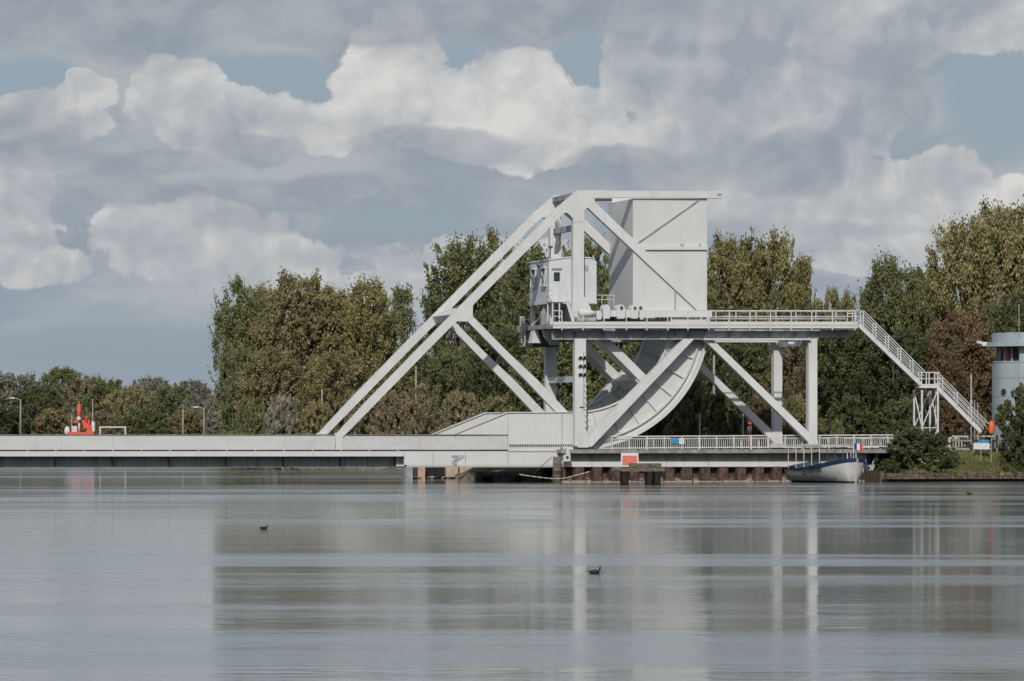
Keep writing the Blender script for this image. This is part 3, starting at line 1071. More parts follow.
# walkway
rect('walkway_fascia', 553, 858, 321.6, 325.0, -2.52, .12, 'white_paint', frame)
rect('walkway_fascia', 553, 858, 325.2, 328.2, -2.46, .12, 'white_paint', frame)
bm = BM()
s0, z0 = sz(553, 323, -2.4)
s1, z1 = sz(858, 323, -2.4)
a_box(bm, s0, s1, -2.35, -.05, z0 - .45, z0 - .2)
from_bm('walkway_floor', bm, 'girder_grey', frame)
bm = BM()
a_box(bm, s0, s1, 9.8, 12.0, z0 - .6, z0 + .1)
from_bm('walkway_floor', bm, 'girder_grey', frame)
# walkway railing
us = [562, 583, 604, 626.5, 647, 667.6, 688, 708.7, 729.3, 750, 770.6, 791.2, 811.8, 832.4, 855]
for u in us:
    rect('railing_post', u - .45, u + .45, 310.6, 330.3, -2.58, .07, 'white_paint', frame)
ua = [(553, 562), (604, 858)]
for a, b in ua:
    rect('top_rail', a, b, 310.2, 311.1, -2.6, .09, 'white_paint', frame)
    rect('mid_rail', a, b, 316.0, 316.7, -2.59, .07, 'white_paint', frame)
# far railing of the walkway
for u in range(716, 858, 20):
    rect('railing_post', u - .4, u + .4, 311.4, 321.3, -.4, .07, 'white_paint', frame)
rect('top_rail', 712, 856, 311.2, 311.9, -.42, .08, 'grey_steel', frame)
rect('cable_tray', 709, 846, 317.6, 319.4, -.5, .25, 'grey_steel', frame)
for u0, u1 in ((847, 853),):
    rect('gate_panel', u0, u0 + .8, 311.5, 321.5, -2.5, .06, 'white_paint', frame)
    rect('gate_panel', u1 - .8, u1, 311.5, 321.5, -2.5, .06, 'white_paint', frame)
    rect('gate_panel', u0, u1, 313, 313.8, -2.49, .05, 'white_paint', frame)

# ------------------------------------------------------------------ staircase
stair = thing('steel_staircase', 'white steel staircase descending from the walkway by a braced landing tower', 'staircase', base, TH)
TA, TB = -2.45, -1.6


def flight(u0, v0, u1, v1, ru0, rv0, ru1, rv1, nposts, nsteps):
    for tt in (TA, TB):
        a = sz(u0, v0, TA)
        b = sz(u1, v1, TA)
        bm = BM()
        a_bar(bm, (a[0], tt, a[1]), (b[0], tt, b[1]), .09, .38 if tt == TA else .14)
        from_bm('stringer', bm, 'white_paint', stair)
        ra = sz(ru0, rv0, TA)
        rb = sz(ru1, rv1, TA)
        for k, nm in ((1.0, 'top_rail'), (.68, 'mid_rail'), (.36, 'mid_rail')):
            bm = BM()
            a_bar(bm, (a[0] + (ra[0] - a[0]) * k, tt, a[1] + (ra[1] - a[1]) * k), (b[0] + (rb[0] - b[0]) * k, tt, b[1] + (rb[1] - b[1]) * k), .075)
            from_bm(nm, bm, 'white_paint', stair)
        for q in range(nposts):
            k = (q + .35) / nposts
            bm = BM()
            p = (a[0] + (b[0] - a[0]) * k, tt, a[1] + (b[1] - a[1]) * k)
            top = ra[1] + (rb[1] - ra[1]) * (p[0] - ra[0]) / (rb[0] - ra[0])
            a_bar(bm, p, (p[0], tt, top), .09)
            from_bm('baluster_post', bm, 'white_paint', stair)
    a = sz(u0, v0, TA)
    b = sz(u1, v1, TA)
    for q in range(nsteps):
        k = (q + .5) / nsteps
        s_, z_ = a[0] + (b[0] - a[0]) * k, a[1] + (b[1] - a[1]) * k
        bm = BM()
        a_box(bm, s_ - .14, s_ + .14, TA + .05, TB - .05, z_ - .02, z_ + .02)
        from_bm('tread', bm, 'grey_steel', stair)


flight(859, 325, 921, 384.5, 863.5, 310.6, 925, 371.5, 5, 26)
flight(937.5, 388, 981, 432, 938.5, 373, 988.5, 423.5, 3, 20)
a = sz(919.5, 386, TA)
b = sz(939.5, 386, TA)
bm = BM()
a_box(bm, a[0], b[0], TA, TB, a[1] - .2, a[1] + .2)
from_bm('landing', bm, 'white_paint', stair)
for tt in (TA, TB):
    for uu in (921.5, 929, 937.5):
        bm = BM()
        s_, z_ = sz(uu, 386, TA)
        a_bar(bm, (s_, tt, z_), (s_, tt, z_ + 1.4), .10)
        from_bm('baluster_post', bm, 'white_paint', stair)
    for dz in (.75, 1.4):
        bm = BM()
        a_bar(bm, (a[0], tt, a[1] + dz), (b[0], tt, a[1] + dz), .08)
        from_bm('top_rail', bm, 'white_paint', stair)
zg = 1.0
la = sz(922, 390, TA)
lb = sz(938, 390, TA)
legs = [(la[0], TA + .05), (lb[0], TA + .05), (la[0], TA + 2.4), (lb[0], TA + 2.4)]
ztop = la[1]
for x, y in legs:
    bm = BM()
    a_bar(bm, (x, y, zg), (x, y, ztop), .16)
    from_bm('tower_leg', bm, 'white_paint', stair)
zm = (ztop + zg) / 2 + .3
for (p, q) in ((0, 1), (2, 3), (0, 2), (1, 3)):
    for (z0, z1) in ((zg + .2, zm), (zm, zg + .2), (zm, ztop), ):
        bm = BM()
        a_bar(bm, (legs[p][0], legs[p][1], z0), (legs[q][0], legs[q][1], z1), .09)
        from_bm('tower_brace', bm, 'white_paint', stair)
    bm = BM()
    a_bar(bm, (legs[p][0], legs[p][1], zm), (legs[q][0], legs[q][1], zm), .09)
    from_bm('tower_brace', bm, 'white_paint', stair)
bm = BM()
x, y = legs[3]
a_bar(bm, (x + .6, y, zg), (x + .6, y, ztop), .12)
from_bm('tower_leg', bm, 'white_paint', stair)
bm = BM()
a_box(bm, x - .1, x + .7, TA + .3, TA + 1.2, zg, zg + 1.6)
from_bm('electric_cabinet', bm, 'pale_concrete', stair)

# ------------------------------------------------------------------ approach road on the quay
road = thing('approach_road', 'concrete approach road deck on the quay behind the sheet piles', None, base, TH)
road['kind'] = 'structure'
sQ0 = sz(561.5, 450, -1.9)[0]
sQ1 = 75.0
bm = BM()
sQm = sz(893, 450, -1.9)[0]
a_box(bm, sQ0, sQm, -1.9, 11.6, 2.88, 3.26)
from_bm('deck_slab', bm, 'concrete', road)
bm = BM()
a_box(bm, sQm + .02, sQ1, 3.2, 11.6, 2.88, 3.255)
from_bm('deck_slab', bm, 'concrete', road)
bm = BM()
a_box(bm, sQ0 + 2, sQ1, 1.6, 8.4, 3.262, 3.29)
from_bm('carriageway', bm, 'asphalt', road)
us = [561.8, 592, 634, 667, 708.5, 760, 812, 866]
for a, b in zip(us[:-1], us[1:]):
    rect('edge_beam', a, b - .35, 453.8, 466.4, -.75, .3, 'pale_concrete', road)
    rect('sunlit_strip', a, b - .3, 461.6, 466.8, -.87, .11, 'white_paint', road)  # white strip paints the sunlit lower half of the beam below the slab's shadow
    rect('beam_stiffener', b - .5, b + .3, 453.8, 461.4, -1.0, .24, 'girder_grey', road)

# sheet pile quay wall
piles = thing('sheet_pile_wall', 'rusty corrugated sheet pile quay wall under the approach road', 'quay wall', base, TH)
s = sQ0 - .2
k = 0
pm = []
for kind in (0, 1):
    bm = BM()
    if kind == 0:
        a_prism(bm, [(0, -2), (.86, -2), (.86, 1.52), (0, 1.52)], -1.02, -.82)
    else:
        a_prism(bm, [(0, -2), (.80, -2), (.80, 1.52), (0, 1.52)], -.02, .15)
    me = bpy.data.meshes.new('pile')
    bmesh.ops.recalc_face_normals(bm, faces=bm.faces)
    bm.to_mesh(me)
    bm.free()
    me.materials.append(MATS['rust'])
    pm.append(me)
bm = BM()
for x0, y0, x1, y1 in ((0, -.42, .18, -.82), (.0, -.82, .18, -.42)):
    pass
sweb = []
for flip in (0, 1):
    bm = BM()
    y0, y1 = (.0, -.9) if flip == 0 else (-.9, .0)
    va = [bm.verts.new(v) for v in ((0, y0, -2), (.1, y0, -2), (.1, y1, -2), (0, y1, -2))]
    bmesh.ops.delete(bm, geom=va, context='VERTS')
    a_bar(bm, (0, y0, -.25), (.16, y1, -.25), .10, 3.5)
    me = bpy.data.meshes.new('pile_web')
    bmesh.ops.recalc_face_normals(bm, faces=bm.faces)
    bm.to_mesh(me)
    bm.free()
    me.materials.append(MATS['rust'])
    sweb.append(me)
sEnd = sz(884, 480, -.9)[0]
while s < sEnd:
    o = link('pile', pm[0], piles)
    o.location.x = s
    o = link('pile_web', sweb[1], piles)
    o.location.x = s + .86
    o = link('pile', pm[1], piles)
    o.location.x = s + .98
    o = link('pile_web', sweb[0], piles)
    o.location.x = s + 1.74
    s += 1.88
bm = BM()
rng = random.Random(5)
s = sQ0
while s < sEnd:
    L = rng.uniform(.5, 1.6)
    a_box(bm, s, s + L * .9, -1.22 - rng.uniform(0, .1), -1.03, -.3, rng.uniform(.05, .17))
    s += L
from_bm('tide_ledge', bm, 'weed', piles)

# low quay wall on the right with a lichen covered cap, one block at a time
lw = thing('low_quay_wall', 'low rust and lichen stained quay wall below the grassy bank', 'quay wall', base, TH)
sR0 = sz(886, 478, -6.8)[0]
sR1 = sz(1110, 478, -6.8)[0]
n = 14
for i in range(n):
    a = sR0 + (sR1 - sR0) * i / n
    b = sR0 + (sR1 - sR0) * (i + 1) / n
    bm = BM()
    a_box(bm, a + .03, b - .03, -7.0 - .03 * (i % 3), -6.0, .28, .88 + .03 * ((i * 7) % 3))
    from_bm('cap_block', bm, 'rust_wall', lw)
bm = BM()
a_box(bm, sR0 - .2, sR1, -6.65, -6.1, -2, .27)
from_bm('wall_face', bm, 'timber_dark', lw)
bm = BM()
a_box(bm, sR0 - .35, sR0 + .1, -6.08, -.6, -2, 1.1)
from_bm('return_wall', bm, 'rust_wall', lw)

# railing along the approach road
rail = thing('deck_railing', 'cream steel railing with fine balusters along the approach road', 'railing', base, TH)
RT = -.42
ra = sz(588.5, 436.7, RT)
rb = sz(893, 434.9, RT)
ba = sz(588.5, 448.4, RT)
bb = sz(893, 446.2, RT)
def rl(s_, A, B):
    return A[1] + (B[1] - A[1]) * (s_ - A[0]) / (B[0] - A[0])
for (A, B, d0, d1, nm) in ((ra, rb, -.05, .06, 'top_rail'), (ra, rb, -.27, -.20, 'mid_rail'), (ba, bb, -.05, .05, 'bottom_rail')):
    bm = BM()
    a_prism(bm, [(A[0], A[1] + d0), (B[0], B[1] + d0), (B[0], B[1] + d1), (A[0], A[1] + d1)], RT - .05, RT + .05)
    from_bm(nm, bm, 'rail_cream', rail)
bm = BM()
x = ra[0] + .1
while x < rb[0]:
    a_box(bm, x - .026, x + .026, RT - .025, RT + .025, rl(x, ba, bb), rl(x, ra, rb) - .22)
    x += .20
tag(from_bm('balusters', bm, 'rail_cream', rail), None, kind='stuff')
x = ra[0] + .6
k = 0
while x < rb[0]:
    bm = BM()
    big = k % 3 == 0
    w_ = .07 if big else .05
    a_box(bm, x - w_, x + w_, RT - .12, RT + .10, rl(x, ba, bb) - (.32 if big else .12), rl(x, ra, rb) + .05)
    from_bm('railing_post', bm, 'rail_cream', rail)
    x += 1.82
    k += 1
# railing on the far side of the road
fr = thing('far_deck_railing', 'cream railing on the far side of the approach road seen through the balusters', 'railing', base, TH)
a = sz(600, 437, 11.2)
b = sz(960, 436, 11.2)
for z0, z1 in ((4.3, 4.42), (3.35, 3.45)):
    bm = BM()
    a_box(bm, a[0], b[0], 11.15, 11.25, z0, z1)
    from_bm('rail', bm, 'rail_cream', fr)
x = a[0]
while x < b[0]:
    bm = BM()
    a_box(bm, x - .05, x + .05, 11.14, 11.26, 3.2, 4.42)
    from_bm('railing_post', bm, 'rail_cream', fr)
    x += 1.9
# posters tied to the railing
for (u0, u1, v0, v1, mt, lab) in ((671, 678.8, 438.4, 443.8, 'board_blue', 'small blue banner tied to the approach road railing'), (679, 684.4, 438.6, 444, 'board_white', 'small white notice tied to the railing beside the blue banner')):
    o = rect('banner', u0, u1, v0, v1, -.53, .04, mt, None)
    o.location = base
    o.rotation_euler = (0, 0, TH)
    tag(o, lab, 'banner')

# concrete bearing wall piece and timber pile at the quay corner
o = thing('fender_pile', 'stout weathered timber pile at the quay corner beside the span joint', 'pile', W(sz(557, 470, -1.7)[0], -1.7, 0), TH)
bm = BM()
a_tube(bm, [(0, 0, -2), (0, 0, 1.2), (.03, 0, 2.55)], [.46, .44, .42], 12)
from_bm('shaft', bm, 'timber_old', o, True)
bm = BM()
a_tube(bm, [(0, 0, .9), (0, 0, 1.15)], [.49, .49], 12)
from_bm('iron_band', bm, 'dark_steel', o)
o = thing('joint_bearing', 'small white bearing bracket under the joint of the span', 'bearing', base, TH)
pol('bracket', [(563.6, 461.5), (570.5, 461.2), (570.5, 455), (568.5, 447.5), (566, 447.5), (566.6, 454), (563.8, 456)], -2.1, .5, 'parapet_paint', o)
rect('dark_hole', 566.3, 568.6, 456, 459, -2.13, .04, 'dark_steel', o)

# ------------------------------------------------------------------ dolphin with sign
DY = 397.0
dol = thing('mooring_dolphin', 'weathered timber mooring dolphin standing in front of the quay', 'dolphin', at(640, 485, DY) * 1, R(4))
dol.location.z = 0
dx = dol.location.x
pxm = DY / F


def dl(u, v):
    return ((u - 512) * pxm - dx, CAMZ - (v - HZ) * pxm)


for (u0, u1, v0, v1, y0, y1) in ((612.4, 663.5, 467.6, 471.4, -1.0, -.55), (613, 664.5, 467.4, 471.2, -.5, .0), (612, 663, 467.8, 471.4, .06, .55), (614, 664, 467.5, 471.2, .6, 1.1)):
    bm = BM()
    a, b = dl(u0, v1), dl(u1, v0)
    a_box(bm, a[0], b[0], y0, y1, a[1], b[1])
    from_bm('deck_plank', bm, 'timber_old', dol)
for (u0, u1, y0, y1, dv) in ((628.6, 660.6, -.8, -.3, 0), (629.5, 660, -.2, .3, .2), (630, 661, .4, .9, -.1)):
    bm = BM()
    a, b = dl(u0, 467.3 + dv), dl(u1, 463.4 + dv)
    a_box(bm, a[0], b[0], y0, y1, a[1], b[1])
    from_bm('cap_timber', bm, 'timber_old', dol)
for (u0, u1) in ((620.6, 628), (645.5, 652.4), (653, 660.2)):
    for y in (-.75, .55):
        bm = BM()
        a, b = dl(u0, 486), dl(u1, 471.6)
        r_ = (b[0] - a[0]) / 2
        a_tube(bm, [(a[0] + r_, y, -2), (a[0] + r_, y, b[1])], r_, 10)
        from_bm('pile', bm, 'timber_dark', dol)
bm = BM()
a, b = dl(612.5, 470.5), dl(623, 466.6)
a_box(bm, a[0] - .05, b[0] - .3, -1.1, -1.01, a[1], b[1])
from_bm('bumper', bm, 'timber_old', dol)

sgn = thing('channel_sign', 'red rectangular channel sign with a white border on the dolphin', 'sign', (at(629, 467, DY).x, DY + 1.3, 0), 0)
pm_ = (DY + 1.3) / F
gx = sgn.location.x
def sl(u, v):
    return ((u - 512) * pm_ - gx, CAMZ - (v - HZ) * pm_)
bm = BM()
a, b = sl(621.0, 466.5), sl(638.4, 453.0)
a_box(bm, a[0], b[0], 0, .06, a[1], b[1])
from_bm('border_board', bm, 'board_white', sgn)
bm = BM()
a, b = sl(622.4, 465.2), sl(637.0, 455.6)
a_box(bm, a[0], b[0], -.02, -.003, a[1], b[1])
from_bm('red_face', bm, 'sign_red', sgn)
bm = BM()
a = sl(629.6, 466)
a_tube(bm, [(a[0], .15, .9), (a[0], .15, a[1] + .8)], .06, 8)
from_bm('sign_post', bm, 'dark_steel', sgn)

# ------------------------------------------------------------------ under the span: pontoon, chain, old pier
pt = thing('work_pontoon', 'dark navy steel work pontoon moored under the span', 'pontoon', (at(508, 480, 424).x, 424, 0), R(6))
bm = BM()
a_prism(bm, [(-3.2, -.4), (2.8, -.4), (3.3, .15), (3.3, .95), (-3.3, .95), (-3.3, .1)], -1.2, 1.6)
from_bm('hull', bm, 'hull_navy', pt)
bm = BM()
a_box(bm, -3.36, 3.36, -1.28, -1.21, .80, .94)
from_bm('rubbing_strake', bm, 'grey_steel', pt)
for k in range(6):
    bm = BM()
    a_box(bm, -2.9 + k * 1.1, -2.8 + k * 1.1, -1.26, -1.203, -.1, .78)
    from_bm('rib', bm, 'hull_navy', pt)
for (x, w_) in ((-2.2, 1.0), (.9, .7)):
    bm = BM()
    a_tube(bm, [(x - w_ / 2, -1.45, .25), (x + w_ / 2, -1.45, .25)], .24, 10)
    from_bm('tyre_fender', bm, 'tyre', pt, True)
ch = thing('boom_chain', 'pale sagging boom chain with floats hung from the timber pile', 'chain', (at(545, 480, 415).x, 415, 0), 0)
pts_px = [(519, 474.2), (525, 475.4), (531, 476.2), (537, 477), (543, 477.8), (549, 478.4), (555, 478.8), (561, 478.6), (567, 477.6), (573, 476.2), (579, 474.6), (585, 473), (590, 471.6)]
cx_ = ch.location.x
P3 = [Vector((at(u, v, 415).x - cx_, 0, at(u, v, 415).z)) for u, v in pts_px]
for i in range(len(P3) - 1):
    m_ = (P3[i] + P3[i + 1]) / 2
    d_ = (P3[i + 1] - P3[i]) * .5
    bm = BM()
    a_tube(bm, [m_ - d_ * .95, m_ - d_ * .55, m_ + d_ * .55, m_ + d_ * .95], [.03, .065, .065, .03], 7)
    from_bm('float', bm, 'rope', ch, True)
bm = BM()
a_tube(bm, P3, .035, 5)
from_bm('chain', bm, 'rope', ch)
bm = BM()
a_tube(bm, [at(533, 474, 416) - ch.location, at(552, 457, 416) - ch.location], .035, 5)
o = from_bm('stay_rope', bm, 'dark_steel', ch)

pr = thing('old_pier', 'weathered pinkish masonry pier footing seen below the span', 'pier', (at(450, 475, 452).x, 452, 0), R(8))
bx = pr.location.x
for (u0, u1, v0, y0, y1, mt) in ((404, 411.5, 464, -1, 1.5, 'girder_grey'), (411.6, 416.5, 464, -.4, 1.5, 'dark_steel'), (417, 425, 464, 0, 2, 'masonry_pink'), (446, 458, 464, 0, 2, 'masonry_pink'), (459.5, 476, 464, -.6, 2, 'masonry_pink'), (425.5, 445.5, 463, 1.2, 2.4, 'timber_dark')):
    bm = BM()
    pm2 = 452 / F
    a_box(bm, (u0 - 512) * pm2 - bx, (u1 - 512) * pm2 - bx, y0, y1, -1, CAMZ - (v0 - HZ) * pm2)
    from_bm('pier_block', bm, mt, pr)
rng = random.Random(11)
for i in range(26):
    bm = BM()
    x = rng.uniform(-4.2, 4.6)
    r_ = rng.uniform(.12, .42)
    bmesh.ops.create_icosphere(bm, subdivisions=1, radius=r_)
    for v in bm.verts:
        v.co = Vector((v.co.x * 1.6, v.co.y, v.co.z * .6)) * rng.uniform(.8, 1.2) + Vector((x, -1.6 + rng.uniform(-.6, .8), .10))
    from_bm('rubble_stone', bm, 'bank_stone', pr)

# ------------------------------------------------------------------ the moored launch
def build_boat():
    L, B = 10.2, 4.8
    stem = at(856.5, 482, 413.0)
    phi = R(-63)                                   # heading, towards the camera and to the right
    bo = thing('launch_boat', 'white wooden launch with blue gunwale and canopy moored at the quay', 'boat', (stem.x - math.cos(phi) * L, stem.y - math.sin(phi) * L, 0), phi)
    N, M = 26, 9

    def half(x):
        k = x / L
        f_ = (1 - ((k - .42) / .58) ** 2.6) if k > .42 else 1 - .24 * ((.42 - k) / .42) ** 2
        return B / 2 * max(f_, 0) ** .45

    def sheer(x):
        k = x / L
        return 1.22 + 1.15 * max(0, (k - .22) / .78) ** 1.5 + .12 * (1 - k)

    rings = []
    bm = BM()
    for i in range(N + 1):
        x = L * (i / N) ** .8 if i < N else L
        x = min(x, L)
        hb, hs = half(x), sheer(x)
        ring = []
        for j in range(-M, M + 1):
            q = abs(j) / M
            zz = -.5 + (hs + .5) * q ** 1.15
            ww = hb * (1 - (1 - q) ** 2.1) ** .8
            ww *= (.86 + .14 * q)
            rake = .12 * (zz) * (x / L) ** 6
            ring.append(bm.verts.new((x + rake - .15, math.copysign(ww, j) if j else 0, zz)))
        rings.append(ring)
    for a_, b_ in zip(rings[:-1], rings[1:]):
        for j in range(2 * M):
            bm.faces.new((a_[j], a_[j + 1], b_[j + 1], b_[j]))
    bm.faces.new(rings[0])
    bmesh.ops.remove_doubles(bm, verts=bm.verts, dist=.002)
    from_bm('hull', bm, 'boat_hull', bo, True)
    # deck
    bm = BM()
    prev = None
    for i in range(N + 1):
        x = L * i / N
        hb, hs = half(x), sheer(x)
        c = [bm.verts.new((x - .1, -hb * .97, hs - .30)), bm.verts.new((x - .1, hb * .97, hs - .30))]
        if prev:
            bm.faces.new((prev[0], prev[1], c[1], c[0]))
        prev = c
    from_bm('deck', bm, 'boat_canvas', bo)
    # gunwale strake
    for sg in (-1, 1):
        bm = BM()
        prev = None
        for i in range(N + 1):
            x = L * (i / N) ** .8
            hb, hs = half(x), sheer(x)
            rk = .12 * hs * (x / L) ** 6 - .15
            k = x / L
            h_ = .10 + .17 * min(1, max(0, (k - .15) / .5))
            c = [bm.verts.new((x + rk + .02, sg * (hb + .07), hs - h_)), bm.verts.new((x + rk + .02, sg * (hb + .09), hs + .07)), bm.verts.new((x + rk, sg * (hb - .1), hs + .07)), bm.verts.new((x + rk, sg * max(hb - .1, -.05), hs - h_))]
            if prev:
                for a_, b_ in ((0, 1), (1, 2), (2, 3), (3, 0)):
                    bm.faces.new((prev[a_], prev[b_], c[b_], c[a_]))
            prev = c
        from_bm('gunwale', bm, 'boat_blue', bo)
    # stem post
    bm = BM()
    a_bar(bm, (L - .14, 0, .0), (L + .16, 0, sheer(L) + .05), .13, .12, up=(1, 0, 0))
    from_bm('stem_post', bm, 'boat_white', bo)
    # canopy on posts
    zr = sheer(3) + 2.25
    bm = BM()
    a_box(bm, -.3, L * .68, -B * .40, B * .40, zr, zr + .14)
    bmesh.ops.bevel(bm, geom=bm.edges[:], offset=.04, segments=2, affect='EDGES')
    from_bm('canopy', bm, 'boat_canvas', bo)
    for x in (.2, 1.7, 3.2, 4.7, 6.2):
        for sg in (-1, 1):
            bm = BM()
            a_tube(bm, [(x, sg * B * .38, sheer(x) - .3), (x, sg * B * .38, zr + .01)], .045, 6)
            from_bm('canopy_post', bm, 'boat_white', bo)
    bm = BM()
    a_tube(bm, [(L * .60, -B * .3, zr + .05), (L - .9, -.2, zr + .10)], .035, 6)
    a_tube(bm, [(L * .60, B * .3, zr + .05), (L - .9, .2, zr + .10)], .035, 6)
    from_bm('canopy_ridge', bm, 'boat_white', bo)
    for x in (1.2, 2.6, 4.0):
        bm = BM()
        a_box(bm, x, x + .4, -B * .3, B * .3, sheer(x) - .28, sheer(x) + .15)
        from_bm('bench', bm, 'timber_old', bo)
    bm = BM()
    a_prism(bm, [(5.4, sheer(5.4) - .3), (6.6, sheer(6) - .3), (6.4, sheer(6) + .35), (5.5, sheer(6) + .4)], -.7, .7)
    from_bm('engine_box', bm, 'curtain_red', bo)
    bm = BM()
    a_tube(bm, [(L - .9, .5, sheer(L) - .5), (L - .9, .5, sheer(L) + .55)], .05, 6)
    a_tube(bm, [(L - .9, -.5, sheer(L) - .5), (L - .9, -.5, sheer(L) + .55)], .05, 6)
    from_bm('mooring_bitt', bm, 'board_white', bo)
    bm = BM()
    zf = sheer(L)
    a_tube(bm, [(L - .55, 0, zf - .3), (L - .55, 0, zf + 1.75)], .035, 6)
    from_bm('flag_staff', bm, 'board_white', bo)
    # lettering on both bows
    for sg, xx, zz, size in ((-1, 3.7, .74, .70), (1, 8.3, 1.35, .42)):
        cu = bpy.data.curves.new('boat_name', 'FONT')
        cu.body = 'La Chaloupe'
        cu.size = size
        cu.shear = .25
        cu.resolution_u = 2
        cu.offset = .016
        tmp = bpy.data.objects.new('tmp', cu)
        COL.objects.link(tmp)
        dg = bpy.context.evaluated_depsgraph_get()
        me = bpy.data.meshes.new_from_object(tmp.evaluated_get(dg))
        bpy.data.objects.remove(tmp)
        # wrap the letters on the hull side
        for v in me.vertices:
            if sg < 0:
                x = xx + v.co.x
            else:
                x = xx + 0.6 - v.co.x
            z = zz + v.co.y + (x - xx) * .12
            q = min(max((z + .5) / (sheer(x) + .5), 0), 1) ** (1 / 1.15)
            ww = half(x) * (1 - (1 - q) ** 2.1) ** .8 * (.86 + .14 * q)
            v.co = (x - .15, sg * (ww + .10), z)
        me.materials.clear()
        me.materials.append(MATS['ink'])
        o = link('boat_name', me, bo)
    # the flag is a thing of its own, tied to the staff
    M_ = Matrix.Rotation(phi, 4, 'Z')
    fp_ = M_ @ Vector((L - .55, 0, 0)) + bo.location
    fl = thing('flag', 'blue, white and red flag on the staff at the bow of the launch', 'flag', (fp_.x, fp_.y, zf + .95), R(-8))
    for i, mt in enumerate(('flag_blue', 'flag_white', 'flag_red')):
        bm = BM()
        prev = None
        for k in range(6):
            x = .05 + (i + k / 5) * .28
            y = .07 * math.sin(x * 6.0)
            dz = -.16 * x - .10 * x * x
            c = [bm.verts.new((x, y - .006, dz)), bm.verts.new((x, y - .006, dz + .62)), bm.verts.new((x, y + .006, dz + .62)), bm.verts.new((x, y + .006, dz))]
            if prev:
                for a_, b_ in ((0, 1), (1, 2), (2, 3), (3, 0)):
                    bm.faces.new((prev[a_], prev[b_], c[b_], c[a_]))
            prev = c
        from_bm('flag_stripe', bm, mt, fl)


build_boat()
# gangway from the bank to the boat
gw = thing('gangway', 'small gangway with blue side cloth and rails beside the launch bow', 'gangway', tuple(W(sz(876, 470, -1.2)[0], -1.2, 0)), TH)
bm = BM()
a_bar(bm, (-.9, 0, .9), (.9, 2.5, 3.0), 1.0, .08)
from_bm('ramp', bm, 'grey_steel', gw)
for dx_ in (-.5, .5):
    bm = BM()
    a_bar(bm, (-.9 + dx_, -.1, 1.8), (.9 + dx_, 2.4, 3.9), .07)
    for k in (0, .5, 1):
        a_bar(bm, (-.9 + dx_ + 1.8 * k, -.1 + 2.5 * k, .9 + 2.1 * k), (-.9 + dx_ + 1.8 * k, -.1 + 2.5 * k, 1.8 + 2.1 * k), .06)
    from_bm('hand_rail', bm, 'board_white', gw)
bm = BM()
a_bar(bm, (-1.3, -.14, 1.4), (.3, 2.1, 3.2), .03, .5)
from_bm('side_cloth', bm, 'board_blue', gw)

# ------------------------------------------------------------------ control tower and things around it
tw = thing('control_tower', 'pale blue round control tower with a dark window band under a flat canopy', 'tower', (at(1036.5, 450, 436).x, 436.0, 0), 0)
RT_ = 4.6
tm = 426.5 - RT_
def tz(v, Y=433.0):
    return CAMZ - (v - HZ) * Y / F
def ring_panel(name, a0, a1, z0, z1, r_out, th, mat, par, seg=6):
    bm = BM()
    prev = None
    for k in range(seg + 1):
        q = R(a0 + (a1 - a0) * k / seg)
        c = [bm.verts.new((rr * math.sin(q), -rr * math.cos(q), zz)) for rr in (r_out, r_out - th) for zz in (z0, z1)]
        if prev:
            for a_, b_ in ((0, 1), (1, 3), (3, 2), (2, 0)):
                bm.faces.new((prev[a_], prev[b_], c[b_], c[a_]))
        else:
            bm.faces.new((c[0], c[1], c[3], c[2]))
        prev = c
    bm.faces.new((prev[0], prev[1], prev[3], prev[2]))
    return from_bm(name, bm, mat, par)
bm = BM()
a_tube(bm, [(0, 0, 1.5), (0, 0, tz(361.5))], RT_ - .12, 40)
from_bm('core', bm, 'grey_steel', tw, False)
rows = [tz(452), tz(440), tz(416), tz(396.5), tz(378), tz(362)]
for z0, z1 in zip(rows[:-1], rows[1:]):
    for k in range(12):
        a0 = -180 + k * 30
        ring_panel('wall_panel', a0 + .25, a0 + 29.75, z0 + .015, z1 - .015, RT_, .1, 'tower_panel', tw)
bm = BM()
a_tube(bm, [(0, 0, tz(361.8)), (0, 0, tz(345))], RT_ - .7, 40)
from_bm('window_glass', bm, 'glass_dark', tw)
for k in range(24):
    a0 = -180 + k * 15
    ring_panel('window_mullion', a0 - .5, a0 + .5, tz(361.5), tz(346), RT_ - .45, .2, 'tower_panel', tw, 1)
for a0 in (-68, -58, -48):
    ring_panel('window_curtain', a0, a0 + 4, tz(361.5), tz(348), RT_ - .62, .05, 'curtain_red', tw, 2)
for k in range(9):
    a0 = -30 + k * 30
    ring_panel('upper_wall_panel', a0 + .25, a0 + 29.75, tz(361) + .02, tz(346) - .02, RT_ - .05, .1, 'tower_panel', tw)
for k in range(12):
    a0 = -180 + k * 30
    ring_panel('parapet_panel', a0 + .25, a0 + 29.75, tz(345.8) + .02, tz(332.5), RT_ + .02, .15, 'tower_panel', tw)
ring_panel('sill_ring', -180, 179.9, tz(362) - .02, tz(361), RT_ + .06, .6, 'tower_panel', tw, 40)
bm = BM()
a_tube(bm, [(0, 0, tz(346.4)), (0, 0, tz(342.3))], [RT_ + .95, RT_ + .95], 40)
from_bm('canopy', bm, 'tower_panel', tw)
q = R(-54)
bm = BM()
for k in (0,):
    c_ = Vector((RT_ * math.sin(q), -RT_ * math.cos(q), tz(392)))
    nrm = Vector((math.sin(q), -math.cos(q), 0))
    a_tube(bm, [c_ - nrm * .05, c_ + nrm * .06], .36, 14)
ph = from_bm('porthole', bm, 'glass_dark', tw)
bm = BM()
a_tube(bm, [Vector((-2.2, -3.2, tz(332.5))), Vector((-2.2, -3.2, tz(304)))], .04, 5)
from_bm('roof_aerial', bm, 'grey_steel', tw)
bm = BM()
p0 = Vector((-(RT_ + .7), -1.2, tz(345)))
